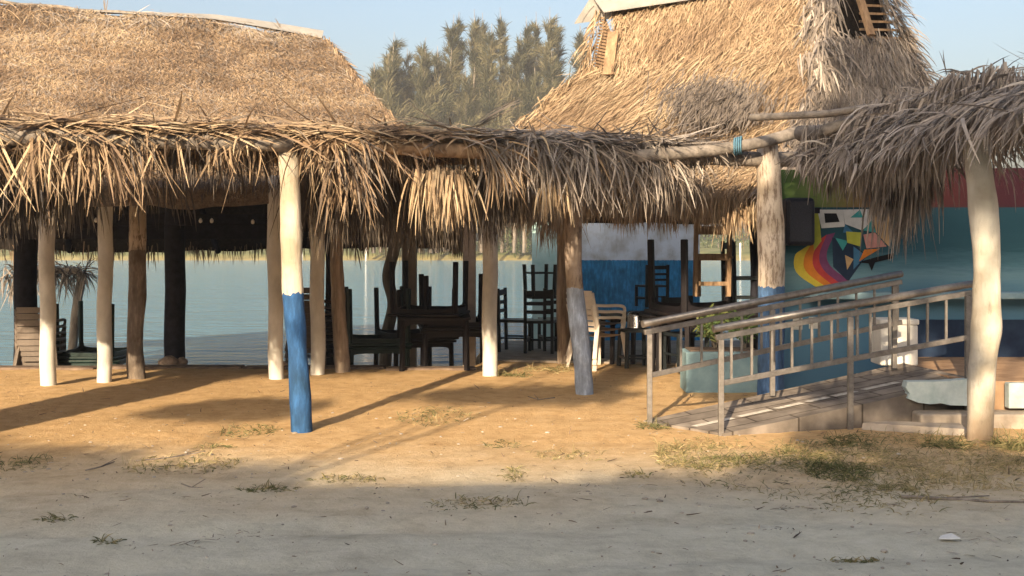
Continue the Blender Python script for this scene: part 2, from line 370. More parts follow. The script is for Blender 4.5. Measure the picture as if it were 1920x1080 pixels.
def thatch_on(rib, top, bot, sag, N, L, W, tint, rnd_dir=.35, lift=.12, vrange=(0, 1), lean=0, off=.0):
    t, b_ = resamp(top, 30), resamp(bot, 30)
    u = rng.random(N); v = vrange[0] + rng.random(N) * (vrange[1] - vrange[0])
    p = patch_pt(t, b_, u, v, sag); e = 1e-2
    dv = nrm(patch_pt(t, b_, u, np.minimum(v + e, 1.01), sag) - p); du = nrm(patch_pt(t, b_, np.minimum(u + e, .999), v, sag) - patch_pt(t, b_, np.minimum(u + e, .999) - e, v, sag))
    nn = nrm(np.cross(du, dv)); nn *= np.sign(nn[:, 2:3] + 1e-9)
    p = p + nn * (off + np.abs(rng.normal(0, .035, N)))[:, None]
    p[:, 2] += .06 * np.array([noise.noise(Vector(q) * 1.6) for q in p])
    d = dv + du * (lean + rng.normal(0, rnd_dir, N))[:, None] + nn * np.abs(rng.normal(lift, .10, N))[:, None] - dv * rng.exponential(rnd_dir * .25, N)[:, None]
    k = np.array([noise.noise(Vector(q) * .9) + .6 * noise.noise(Vector(q) * 3.1) for q in p]) + .22 * np.sin(v * 44 + 2.5 * np.array([noise.noise(Vector(q) * .8) for q in p]))
    tv = np.clip(tint[0] + (tint[1] - tint[0]) * (.5 + .55 * k + rng.normal(0, .22, N)), tint[0], tint[1])
    rib.add(p, d, L[0] + (L[1] - L[0]) * rng.random(N) ** 1.5, W[0] + (W[1] - W[0]) * rng.random(N), .35, tv, nseg=3, jit=.08, facing=nn)

def eave_fringe(rib, line, N, L, W, tint, out, spread=.35):
    q = resamp(line, 60); u = rng.random(N) * 58.99; k = u.astype(int); f = (u - k)[:, None]; p = q[k] * (1 - f) + q[k + 1] * f
    cl = np.array([noise.noise(Vector(a) * 2.7) for a in p])
    p = p + rng.normal(0, .05, (N, 3)); d = np.array(out)[None] + rng.normal(0, spread, (N, 3)) * [1, 1, .4]
    rib.add(p, d, (L[0] + (L[1] - L[0]) * rng.random(N)) * (1 + .55 * cl), W[0] + (W[1] - W[0]) * rng.random(N), 1.6, rng.uniform(*tint, N), nseg=4)

hutA = thing('thatched_hut', 'long open-sided hut with a big straw-brown thatched hip roof and white columns by the river', 'hut', (-4.5, 15.5, 0))
ridgeA = [P(-330, -14, 15.2), P(0, 8, 16), P(200, 28, 16.4), P(400, 40, 16.9), P(500, 56, 17.1), P(606, 76, 17.3)]
fe = [(-9.5, 12.2, 2.15), (-4.3, 13.1, 2.2), (-2.2, 13.7, 2.28), (-.78, 14.25, 2.38)]
be = [(-10.5, 18.3, 1.70), (-5, 19.0, 1.66), (-.95, 19.6, 1.74)]
facesA = [(ridgeA, fe, .10), ([ridgeA[-1] + Vector((.0, 0, 0)), ridgeA[-1] + Vector((.02, .02, 0))], [fe[-1], be[-1]], .12), (ridgeA, be, .1)]
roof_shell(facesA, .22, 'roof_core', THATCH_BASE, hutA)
rb = Rib()
thatch_on(rb, ridgeA, fe, .10, 120000, (.04, .13), (.004, .010), (.04, .46), .8, .07)
thatch_on(rb, ridgeA, fe, .10, 26000, (.05, .18), (.005, .012), (.54, .85), .8, .08)
thatch_on(rb, facesA[1][0], facesA[1][1], .12, 9000, (.15, .4), (.01, .024), (.06, .44), .4, .14)
thatch_on(rb, ridgeA, be, .1, 3000, (.2, .5), (.02, .04), (.06, .4), .4, .1)
thatch_on(rb, ridgeA, fe, .10, 900, (.2, .5), (.008, .016), (.2, .9), .6, .25, (0, .06))
edge = [tuple(Vector(ridgeA[-1]).lerp(Vector(fe[-1]), t) + Vector((0, 0, -.10 * math.sin(math.pi * t) + .03))) for t in (0, .25, .5, .75, 1)]
q = resamp(edge, 900); rb.add(q + rng.normal(0, .035, (900, 3)), np.array([.35, -.5, -.75]), rng.uniform(.15, .45, 900), .02, .9, rng.uniform(.1, .46, 900), facing=np.array([.5, -.5, .6]))
rb.build('roof_thatch', PALM, hutA)
mb = MB(); n_ = 18; A_ = resamp(ridgeA[1:], n_)
for i in range(5, n_ - 1):
    a, c = Vector(A_[i]), Vector(A_[i + 1]); h0, h1 = .03 + .007 * (i - 5), .03 + .007 * (i - 4)
    mb.prism([a + Vector((0, -.10, .02)), c + Vector((0, -.10, .02)), c + Vector((0, .04, .04 + h1)), a + Vector((0, .04, .04 + h0))], (0, .006, 0))
mb.build('ridge_sheet', noisy('dull_sheet', (.20, .195, .19), (.28, .27, .26), 4, rough=.6, bump=.2), hutA)
rb = Rib()
eave_fringe(rb, fe, 1200, (.05, .14), (.01, .02), (.51, .6), (0, -.6, -1))  # front eave tinted dark, painting the shade under the pergola roof
eave_fringe(rb, be, 1800, (.12, .42), (.012, .03), (.02, .2), (0, .3, -1), .25)
eave_fringe(rb, [fe[-1], be[-1]], 1500, (.2, .5), (.015, .03), (.05, .35), (.5, 0, -1))
rb.build('eave_fringe', PALM, hutA)
rl = resamp(ridgeA, 26)
mb = MB(); mb.tube([Vector(p) + Vector((0, -.03, .03 + .015 * math.sin(i * 1.9))) for i, p in enumerate(rl)], .028, 7, wob=.3); mb.build('ridge_pole', BARK, hutA)
for q, d_ in ((P(198, 26, 16.4), (0, 0, 1.)), (P(530, 62, 17.1), (-.5, 0, 1.))):
    rb = Rib(); rb.add(np.array([q] * 3), np.array(d_), .25, .018, 0, .6); rb.build('loose_stalk', PALM, hutA)
def straight_col(px0, ytop, pxb, yb, wpx, mat, parent, name='column', Y=None, zb=None, label=None, seg=12, wob=.05):
    g = G(pxb, yb) if Y is None else P(pxb, yb, Y); Y = g.y
    t = P(px0, ytop, Y); r = wpx / F * Y / 2
    if zb is not None: g = Vector((g.x, g.y, zb))
    pts = [g.lerp(t, k / 8) for k in range(9)]
    pts = [p + Vector((.008 * math.sin(i * 1.7 + pxb), 0, 0)) for i, p in enumerate(pts)]
    mb = MB(); mb.tube([pts[0] - Vector((0, 0, .12))] + pts, r, seg, wob=wob); return mb.build(name, mat, parent, label)
for (x0, xb, yb, w_) in ((86, 91, 724, 29), (199, 195, 716, 27), (514, 518, 711, 28), (594, 596, 702, 27), (919, 918, 705, 29)):
    straight_col(x0, 330, xb, yb, w_, CONC_WHITE, hutA)
for (x0, xb, w_, Y) in ((48, 48, 42, 16.2), (328, 328, 38, 15.8), (622, 622, 24, 16.0)):
    straight_col(x0, 350, xb, 680, w_, BLACKPOST, hutA, 'timber_column', Y=Y, zb=-.45)
mb = MB(); mb.bar(P(-120, 425, 15.9), P(640, 425, 16.6), .22, .34); mb.build('ceiling_beam', BLACKPOST, hutA)
mb = MB(); mb.bar(P(-120, 420, 18.9), P(700, 423, 19.3), .2, .30); mb.build('ceiling_beam', BLACKPOST, hutA)
for k in range(7):
    mb = MB(); a = Vector(rl[3 + 3 * k]); e = Vector(resamp(be, 26)[3 + 3 * k]); mb.tube([a - Vector((0, 0, .38)), e - Vector((0, 0, .24))], .05, 7); mb.build('rafter', BLACKPOST, hutA)

# ------------------------------------------------------------------ right thatched hut
hutB = thing('thatched_hut', 'tall thatched hut with sunlit golden straw roof, gable vents and blue painted walls', 'hut', (2.5, 16, 0))
RL, RR = P(1122, 18, 17.2), P(1640, -62, 15.6)
A1, B1 = P(1172, 146, 16.2), P(1108, 128, 17.3)          # lower corners of the left gable opening
A2, B2 = P(1548, 74, 15.0), P(1692, 78, 15.9)            # and of the right one
eL, eFL, eFR, eR = Vector((-.85, 17.0, 2.35)), Vector((.35, 14.3, 2.22)), P(1432, 350, 12.9), Vector((5.6, 14.6, 2.3))
eBR, eBL = Vector((5.8, 18.4, 2.1)), Vector((-.2, 19.6, 2.1))
ridgeB = [RL, RL.lerp(RR, .5) + Vector((0, 0, -.05)), RR]
front_top = [A1, A1.lerp(RL, .8) + Vector((.12, -.05, 0)), RL.lerp(RR, .1), RL.lerp(RR, .5) + Vector((0, 0, -.05)), RL.lerp(RR, .93), A2.lerp(RR, .5), A2]
facesB = [([RL.lerp(RR, .06), RL.lerp(RR, .5), RL.lerp(RR, .84)], [A1, A1.lerp(A2, .5) + Vector((0, -.1, .05)), A2], .03),
          ([A1, A1.lerp(A2, .5) + Vector((0, -.1, .05)), A2], [eFL, eFL.lerp(eFR, .5), eFR], .10),
          ([B1, A1], [eL, eFL], .12), ([A2, B2], [eFR, eR], .08), ([B2, B2 + Vector((.01, .3, 0))], [eR, eBR], .05),
          ([B1, B2], [eL.lerp(eBL, 1), eBR], .1), ([RL, RR], [B1, B2], .0)]
facesB[5] = ([B1 + Vector((0, .05, 0)), B2 + Vector((0, .3, 0))], [eBL, eBR], .1)
facesB.append(([B1, B1 + Vector((0, .05, 0))], [eL, eBL], .1))
facesB[6] = ([RL + Vector((.3, 0, 0)), RR], [B1 + Vector((.3, .1, 0)), B2 + Vector((0, .3, 0))], .0)
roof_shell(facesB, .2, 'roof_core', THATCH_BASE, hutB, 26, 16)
rb = Rib()
thatch_on(rb, *facesB[0], 8000, (.2, .45), (.007, .018), (.16, .47), .35, .14, lean=-.25)
thatch_on(rb, *facesB[1], 46000, (.16, .48), (.006, .017), (.16, .47), .30, .15, lean=-.30)
thatch_on(rb, *facesB[2], 17000, (.16, .48), (.006, .017), (.2, .48), .30, .16)
thatch_on(rb, *facesB[3], 17000, (.2, .5), (.008, .02), (.58, .9), .3, .15, lean=-.25)  # grey tints paint the right slope's shade into the straw
thatch_on(rb, *facesB[4], 2500, (.2, .5), (.02, .03), (.56, .9), .3, .15)
thatch_on(rb, *facesB[7], 3000, (.2, .5), (.015, .03), (.2, .46), .3, .15)
thatch_on(rb, *facesB[5], 2500, (.2, .5), (.02, .035), (.1, .4), .3, .12)
def edge_tuft(a, c, N, d, L, tint, wd=.02, dr=.9, sp=.06):
    q = resamp([a, c], 200)[rng.integers(0, 200, N)]; rb.add(q + rng.normal(0, sp, (N, 3)), np.array(d), rng.uniform(*L, N), wd, dr, rng.uniform(*tint, N), jit=.3)
edge_tuft(B1, RL, 120, (-.5, -.6, -.5), (.2, .5), (.2, .5))
edge_tuft(A1 + Vector((.08, 0, 0)), RL.lerp(RR, .05) + Vector((.1, 0, 0)), 240, (.25, -.7, -.5), (.12, .3), (.15, .45))
edge_tuft(B1, A1, 360, (-.1, -.6, -.7), (.2, .5), (.2, .5))
edge_tuft(B1, eL, 900, (-.5, -.5, -.6), (.2, .5), (.25, .5))
edge_tuft(A2 + Vector((-.1, 0, .05)), RL.lerp(RR, .83), 900, (-.25, -.5, -.8), (.3, .65), (.58, .95), .028, 1.2, .08)
edge_tuft(A2, A2.lerp(eFR, .25), 500, (.0, -.5, -.8), (.3, .7), (.58, .95), .028, 1.2, .08)
edge_tuft(B2, RR, 260, (.7, -.5, -.5), (.2, .5), (.58, .9))
edge_tuft(A2, B2, 420, (.1, -.5, -.75), (.15, .35), (.5, .9))
edge_tuft(B2, eR, 700, (.5, -.4, -.6), (.2, .5), (.56, .9))
k = P(1345, 190, 14.1)                                  # a patch of rotten dark grey fronds low on the slope
q = rng.normal(0, 1, (1500, 3)) * [.30, .10, .02]; q = np.stack([k.x + q[:, 0], k.y + q[:, 1] * 1.6, k.z + q[:, 1] * 1.55], 1); q[:, 1] -= .06; q[:, 2] += .04
rb.add(q, np.array([-.45, -.62, -.62]), rng.uniform(.12, .32, 1500), .014, .2, rng.uniform(.51, .66, 1500), facing=np.array([0, -.7, .7]), jit=.2)
rb.build('roof_thatch', PALM, hutB)
rb = Rib()
eave_fringe(rb, [eFL, eFR], 3600, (.2, .55), (.012, .028), (.2, .48), (-.1, -.5, -1))
eave_fringe(rb, [eL, eFL], 1200, (.2, .5), (.012, .028), (.2, .48), (-.4, -.3, -1))
eave_fringe(rb, [eFR, eR], 2600, (.2, .6), (.012, .028), (.55, .9), (.3, -.4, -1))
rb.build('eave_fringe', PALM, hutB)
mb = MB(); o = RL + Vector((-.28, -.05, .02)) - (RR - RL) * .0; e = RL.lerp(RR, .36)      # bent zinc ridge cap jutting past the gable
fo, bo = Vector((.10, -.33, -.30)), Vector((-.24, .22, -.36))
o2 = RL + Vector((-.10, -.02, .20)); e2 = RL.lerp(RR, .40) + Vector((0, -.02, .20))
mb.prism([o2, e2, e2 + fo, o2 + fo + Vector((.05, 0, 0))], (0, .004, -.012)); mb.prism([o2 + Vector((0, .006, 0)), e2 + Vector((0, .006, 0)), e2 + bo, o2 + bo], (0, .004, -.012))
mb.build('ridge_sheet', SHEET, hutB)
for top_, a_, c_ in ((RL + Vector((.10, .12, -.06)), A1 + Vector((.06, .12, 0)), B1 + Vector((.06, .12, 0))), (RR + Vector((-.1, .35, 0)), A2 + Vector((0, .45, 0)), B2 + Vector((0, .45, 0)))):
    mb = MB(); mb.prism([top_, a_, c_] if a_.x < 3 else [RL.lerp(RR, .80) + Vector((0, .4, 0)), a_, c_, top_], (.0, .02, 0)); mb.build('gable_backing', SHADE_DARK if a_.x > 3 else BROWNWOOD, hutB)  # the dark right-hand sheet stands in for the shaded gable opening
def gable(top, a, c, nsl, name_plank):
    mb = MB()
    for k in range(nsl):
        t = (k + .6) / nsl; p = top.lerp(a, t); q = top.lerp(c, t); d = (q - p); mb.bar(p + d * .04 + Vector((.0, -.02, 0)), q - d * .04 + Vector((0, -.02, 0)), .028, .028)
    mb.build('gable_slats', BROWNWOOD, hutB)
gable(RL + Vector((.05, 0, -.1)), A1, B1, 17, 1)
mb = MB(); mb.bar(P(1140, 140, 16.3), P(1150, 60, 16.55), .15, .03); mb.build('gable_plank', BROWNWOOD, hutB)
mb = MB(); mb.bar(P(1634, 66, 15.2), P(1604, -30, 15.4), .12, .05); mb.build('gable_plank', BROWNWOOD, hutB)
mb = MB()
for k in range(9):
    t = (k + .5) / 9; p = P(1612 + 0 * k, 70 - 15 * k, 15.5); q = P(1690 - 4 * k, 72 - 15 * k, 15.8); mb.bar(p, q, .03, .03)
mb.build('gable_slats', BROWNWOOD, hutB)

# walls under the right hut
def wallmat(name, zs, upper, lower, drip=.04):
    m = painted_post(name, upper, lower, zs); return m
WALLB = painted_post('white_over_blue_wall', (.64, .72, .82), (.035, .25, .52), 1.26 + .9, rag=.025)
TURQ = noisy('turquoise_wall', (.36, .58, .58), (.55, .72, .70), 3, bump=.2)
WB = 20.9
sb_ = thing('river_shed', 'small shed with white over blue wall and turquoise corner pillar behind the golden hut', 'shed', (2.2, WB, -.9))
mb = MB(); a, c = P(1056, 452, WB), P(1312, 452, WB); mb.prism([(a.x, a.y, -.9), (c.x, c.y, -.9), (c.x, c.y, 2.6), (a.x, a.y, 2.6)], (0, .15, 0)); mb.build('wall', WALLB, sb_)
mb = MB(); a, c = P(998, 452, WB - .06), P(1056, 452, WB - .06); mb.prism([(a.x, a.y, -.9), (c.x, c.y, -.9), (c.x, c.y, 2.65), (a.x, a.y, 2.65)], (0, .25, 0)); mb.build('corner_pillar', TURQ, sb_)
mb = MB(); mb.prism([P(1030, 660, 17.4), P(1034, 660, 17.4), P(1034, 560, 17.4), P(1030, 560, 17.4)], (0, .05, 0)); mb.bm.free()
straight_col(1056, 330, 1056, 681, 25, OLDWOOD, hutB, 'timber_column', wob=.12)
straight_col(1414, 380, 1414, 660, 15, BLACKPOST, hutB, 'timber_column', Y=14.5, zb=0)
fl = thing('floor_slab', 'grey concrete floor slab under the golden thatched hut', 'floor', (1.5, 16.5, 0))
mb = MB(); mb.prism([(-.35, 15.6, -.5), (3.4, 14.9, -.5), (5.8, 14.9, -.5), (5.8, 18.6, -.5), (-.1, 18.6, -.5)], (0, 0, .525)); mb.build('slab', CONC, fl)

# mural wall at the right
mw = thing('mural_wall', 'dark teal wall with a colourful geometric bird mural under green and red bands', 'wall', (4.3, 12.6, 0))
m, n, l, b = newmat('mural_paint', .75)
tc = n.new('ShaderNodeTexCoord'); mp = n.new('ShaderNodeMapping'); mp.inputs['Scale'].default_value = (.5, 1, 4); l.new(tc.outputs['Object'], mp.inputs[0])
nz = n.new('ShaderNodeTexNoise'); nz.inputs['Scale'].default_value = 4.5; nz.inputs['Detail'].default_value = 10; nz.inputs['Roughness'].default_value = .7; l.new(mp.outputs[0], nz.inputs['Vector'])
sx = n.new('ShaderNodeSeparateXYZ'); l.new(tc.outputs['Object'], sx.inputs[0])
zz = n.new('ShaderNodeMath'); zz.operation = 'MULTIPLY_ADD'; zz.inputs[1].default_value = .32; l.new(nz.outputs['Fac'], zz.inputs[0]); l.new(sx.outputs['Z'], zz.inputs[2])
zr = n.new('ShaderNodeMapRange'); zr.inputs['From Min'].default_value = .31; zr.inputs['From Max'].default_value = 2.31; l.new(zz.outputs[0], zr.inputs['Value'])
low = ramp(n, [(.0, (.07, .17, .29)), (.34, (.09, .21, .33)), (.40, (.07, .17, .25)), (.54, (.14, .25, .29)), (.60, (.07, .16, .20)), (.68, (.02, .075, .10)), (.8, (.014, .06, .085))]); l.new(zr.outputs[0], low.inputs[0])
xr = n.new('ShaderNodeMapRange'); xr.inputs['From Min'].default_value = -1.6; xr.inputs['From Max'].default_value = 1.2
xa = n.new('ShaderNodeMath'); xa.operation = 'MULTIPLY_ADD'; xa.inputs[1].default_value = .5; l.new(nz.outputs['Fac'], xa.inputs[0]); l.new(sx.outputs['X'], xa.inputs[2]); l.new(xa.outputs[0], xr.inputs['Value'])
up = ramp(n, [(.1, (.05, .13, .04)), (.3, (.13, .17, .05)), (.5, (.22, .11, .05)), (.75, (.085, .022, .022)), (1, (.055, .014, .022))]); l.new(xr.outputs[0], up.inputs[0])
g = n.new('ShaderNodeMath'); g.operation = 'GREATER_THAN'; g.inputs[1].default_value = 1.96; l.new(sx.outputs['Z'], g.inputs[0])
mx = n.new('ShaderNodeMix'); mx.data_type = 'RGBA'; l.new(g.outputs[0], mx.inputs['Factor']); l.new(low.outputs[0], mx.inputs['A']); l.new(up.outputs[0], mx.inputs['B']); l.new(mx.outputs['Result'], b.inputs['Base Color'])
MUR = m; WY = 12.5
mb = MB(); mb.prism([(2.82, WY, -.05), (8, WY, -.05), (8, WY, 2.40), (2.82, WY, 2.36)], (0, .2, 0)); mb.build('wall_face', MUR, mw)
cols = {'yellow': (.62, .50, .06), 'orange': (.60, .20, .03), 'red': (.42, .05, .05), 'purple': (.16, .05, .13), 'navy': (.015, .03, .06), 'white': (.58, .58, .56), 'teal': (.05, .30, .30), 'pink': (.52, .25, .22), 'black': (.01, .01, .012), 'blue': (.05, .16, .28), 'lime': (.40, .42, .06), 'tan': (.48, .32, .16)}
names = list(cols); mats = [noisy('mural_' + k, tuple(x * .8 for x in c), c, 12, bump=.1) for k, c in cols.items()]
mb = MB(); lay = [0]
def mp_(col, pts):
    lay[0] += 1; y = WY - .0035 - .0004 * lay[0]
    mb.mi = names.index(col); mb.face([Vector((p.x, y, p.z)) for p in (P(a, b_, WY) for a, b_ in pts)])
def band(col, a, b_):
    sm = lambda q: [(p.x, p.z) for p in smooth_line([(x, 0, y) for x, y in q], 14)]
    mp_(col, sm(a) + sm(b_)[::-1])
c0 = [(1506, 466), (1490, 480), (1494, 512), (1540, 545)]; c1 = [(1522, 456), (1508, 482), (1512, 510), (1556, 543)]
c2 = [(1538, 448), (1524, 480), (1530, 508), (1568, 540)]; c3 = [(1550, 440), (1536, 478), (1544, 506), (1580, 535)]; c4 = [(1566, 436), (1550, 474), (1558, 500), (1592, 526)]
band('yellow', c0, c1); band('orange', c1, c2); band('red', c2, c3); band('purple', c3, c4)
mp_('navy', [(1560, 445), (1600, 455), (1624, 480), (1590, 528), (1562, 500)])
mp_('teal', [(1566, 446), (1590, 452), (1580, 470)]); mp_('blue', [(1600, 462), (1624, 480), (1600, 505)]); mp_('tan', [(1584, 478), (1600, 486), (1588, 506)])
mp_('lime', [(1520, 392), (1535, 400), (1540, 452), (1526, 470)])
mp_('white', [(1532, 393), (1580, 393), (1584, 425), (1540, 428)]); mp_('black', [(1545, 400), (1568, 400), (1574, 416), (1547, 418)])
mp_('white', [(1580, 393), (1634, 392), (1640, 410), (1616, 432), (1584, 420)]); mp_('teal', [(1594, 408), (1612, 393), (1618, 408)])
mp_('blue', [(1584, 420), (1602, 438), (1580, 436)]); mp_('teal', [(1618, 432), (1634, 412), (1642, 436)]); mp_('lime', [(1586, 434), (1616, 436), (1612, 462), (1588, 455)])
mp_('tan', [(1634, 394), (1668, 396), (1666, 462), (1642, 436)]); mp_('pink', [(1618, 440), (1640, 436), (1662, 462), (1624, 466)])
mp_('orange', [(1620, 468), (1650, 466), (1610, 490)]); mp_('black', [(1608, 492), (1642, 482), (1676, 474), (1674, 484), (1640, 492), (1634, 508), (1628, 494)])
mp_('white', [(1486, 596), (1504, 596), (1504, 618), (1486, 618)]); mp_('white', [(1516, 594), (1534, 594), (1534, 616), (1516, 616)])
mb.build('bird_mural', mats, mw)
mb = MB(); a = P(1705, 600, WY - .06); c = P(1935, 690, WY - .06); mb.box(((a.x + c.x) / 2, WY - .03, (a.z + c.z) / 2), (c.x - a.x, .05, a.z - c.z)); mb.build('dark_opening_sheet', noisy('dark_opening_navy', (.01, .02, .05), (.02, .04, .08), 5), mw)  # flat dark sheet paints the shaded opening below the counter
mb = MB(); mb.box((5.3, WY - .16, 1.03), (4.4, .3, .07), bevel=.01); mb.build('counter_shelf', PLANTER, mw)
sp = thing('loudspeaker', 'black loudspeaker cabinet hanging on the mural wall left of the bird', 'speaker', P(1496, 460, WY - .2))
mb = MB(); a = P(1496, 416, WY - .16); mb.box(a, (.30, .28, .50), bevel=.04); mb.build('cabinet', noisy('black_cabinet', (.006, .007, .014), (.012, .014, .024), 20, rough=.5), sp)
mb = MB(); mb.box(a + Vector((0, -.147, 0)), (.23, .012, .42), bevel=.004); mb.build('grille', noisy('speaker_grille', (.01, .012, .02), (.03, .034, .05), 90, rough=.6, bump=.6), sp)
mb = MB(); mb.box(a + Vector((.19, .05, .12)), (.10, .04, .06)); mb.build('bracket', BLACKPOST, sp)

# ------------------------------------------------------------------ palm pergola (left and middle)
Pn, Pq = Vector((-1.86, 9.83, 0)), Vector((2.64, 12.0, 0)); dirF = (Pq - Pn).normalized(); outF = Vector((dirF.y, -dirF.x, 0))
def on_line(px, off=0, p0=Pn, d=dirF, o=outF):
    """point on the beam line (moved off metres behind it) that lies under this photo column; returns x,y"""
    s = p0 - o * off; k = (px - 960) / F
    t = (k * s.y - s.x) / (d.x - k * d.y); return s + d * t
perg = thing('palm_pergola', 'long low pergola roofed with ragged hanging palm leaves on log posts', 'pergola', (0, 11, 0))
def log(pts, r, mat, parent, name='log_beam', label=None):
    mb = MB(); mb.tube(smooth_line(pts, 16), r, 12, wob=.10); return mb.build(name, mat, parent, label)
def at(px, py, off=0):
    q = on_line(px, off); return P(px, py, q.y)
log([at(-700, 240), at(-260, 246), at(0, 254), at(300, 262), at(545, 268)], .075, LOG, perg)
log([at(560, 262), at(760, 276), at(920, 285), at(1060, 288)], .072, BROWNWOOD, perg)
log([at(1000, 288, .05), at(1200, 290, .05), at(1400, 298, .05), at(1530, 299, .05)], .078, LOG, perg)
lg = log([at(1190, 294, -.14), at(1340, 281, -.14), at(1430, 266, -.14), at(1495, 248, -.14)], .062, LOG, perg)
mb = MB()
for k in range(4):
    q = at(1378 + 4 * k, 275 - k, -.14); mb.tube([q + Vector((.03 * math.cos(t), .085 * math.cos(t) * .3 - .0, .085 * math.sin(t))) + Vector((0, -.0 + .085 * math.cos(t), 0)) for t in np.linspace(0, 6.28, 14)], .009, 6, cap=False)
mb.build('rope_lashing', ROPE, lg)
def crooked(pts, wpx, base, mat, parent, label, seg=22, wob=.16):
    Y = base.y; pp = smooth_line([P(x, y, Y) for x, y in pts], 48); r = [a / F * Y / 2 * (1 + .06 * noise.noise(Vector((i * .31, Y, 1)))) for i, a in enumerate(np.interp(np.linspace(0, 1, 49), np.linspace(0, 1, len(wpx)), wpx))]
    mb = MB(); mb.tube(pp + [pp[-1] - Vector((0, 0, .12))], r + [r[-1]], seg, wob=wob); return mb.build('post', mat, parent, label)
zs = lambda y, Y: EYE + (HY - y) / F * Y
g = G(565, 808); crooked([(534, 248), (543, 330), (546, 430), (549, 550), (560, 680), (566, 808)], [34, 38, 40, 40, 38, 38], g, painted_post('white_blue_post', (.50, .45, .37), (.028, .095, .24), zs(550, g.y)), perg, 'crooked log post painted white above and bright blue below')
g = G(1095, 738); crooked([(1072, 300), (1074, 410), (1078, 540), (1089, 640), (1096, 738)], [36, 34, 33, 34, 32], g, painted_post('bare_pale_post', (.36, .29, .24), (.34, .41, .56), zs(540, g.y), (.16, .12, .10)), perg, 'leaning post with bare wood above and faded pale blue paint below')
g = G(1446, 745); crooked([(1438, 262), (1443, 400), (1446, 535), (1446, 640), (1446, 745)], [40, 48, 50, 48, 48], g, painted_post('chipped_white_post', (.62, .55, .48), (.08, .17, .36), zs(537, g.y), (.28, .22, .18)), perg, 'thick post with chipped white paint above and blue paint below')
g = G(256, 709); crooked([(258, 330), (258, 460), (257, 560), (253, 640), (256, 709)], [32, 31, 32, 30, 32], g, painted_post('grey_wood_post', (.62, .53, .44), (.25, .21, .18), zs(470, g.y), (.2, .15, .12)), perg, 'rough unpainted grey log post')
g = G(645, 697); crooked([(628, 400), (632, 500), (636, 600), (643, 697)], [22, 24, 26, 28], g, OLDWOOD, perg, 'rough thin grey log post')

TW, TG = (.10, .48), (.56, .97)
def tints(px, N):
    k = sstep(780, 1000, px) * .95; g = rng.random(N) < k
    return np.where(g, rng.uniform(*TG, N), rng.uniform(*TW, N) ** 1.0)
fr = Rib()
# the flat mat of fronds on top, from the front log to the hut eave
for i in range(5200):
    pass
N = 9000; pxs = np.where(rng.random(N) < .2, rng.uniform(-760, -200, N), rng.uniform(-260, 1290, N)); offs = rng.random(N) ** .8 * np.interp(pxs, [-260, 600, 900, 1100, 1385], [3.8, 3.6, 2.8, 1.3, .5]) - .06
base = np.array([on_line(a, o_) for a, o_ in zip(pxs, offs)]); base[:, 2] = 2.49 + rng.random(N) * np.interp(pxs, [0, 500, 900, 1385], [.05, .08, .13, .14])
ang = rng.normal(0, .9, N); sgn = rng.choice([-1, 1], N)
d = np.array(dirF)[None] * (np.cos(ang) * sgn)[:, None] + np.array(outF)[None] * np.sin(ang)[:, None]; d[:, 2] = rng.normal(.02, .07, N)
tt = np.concatenate([tints(a, 1) for a in pxs])
fr.add(base, d, rng.uniform(.3, .8, N), rng.uniform(.015, .035, N), .15, tt, facing=np.array([0, 0, 1.]))
mbm = MB(); q0 = [on_line(a, 0.05) for a in (-780, 300, 900, 1200)]; q1 = [on_line(a, o_) for a, o_ in ((1200, .7), (900, 2.6), (600, 3.3), (300, 3.6), (-780, 3.7))]
mbm.prism([Vector((q.x, q.y, 2.475)) for q in q0 + q1], (0, 0, .05)); mbm.build('mat_core', THATCH_BASE, perg)

def bunch(rib, px, ytop, ybot, spx, n, off=0, tint=None, wd=(.014, .034), outk=.55, p=on_line, out=outF, d=dirF, lean=0, fan=.22, dr=1.9):
    c = p(px, off); s = spx / F * c.y
    z0 = EYE + (HY - ytop) / F * c.y; z1 = EYE + (HY - ybot) / F * c.y; Lg = max(z0 - z1, .08)
    a = rng.normal(0, .5, n) * s; rt = np.array(c)[None] + np.array(d)[None] * a[:, None] + np.array(out)[None] * rng.normal(0, .05, n)[:, None]
    rt[:, 2] = z0 + rng.normal(0, .03, n)
    dd = np.array(out)[None] * (outk * rng.random(n))[:, None] + np.array(d)[None] * (a / max(s, .01) * fan + lean + rng.normal(0, .14, n))[:, None]; dd[:, 2] = -.75 + rng.normal(0, .25, n)
    rib.add(rt, dd, Lg * rng.uniform(.65, 1.12, n), rng.uniform(*wd, n), dr, tints(px, n) if tint is None else rng.uniform(*tint, n), nseg=5, jit=.06)

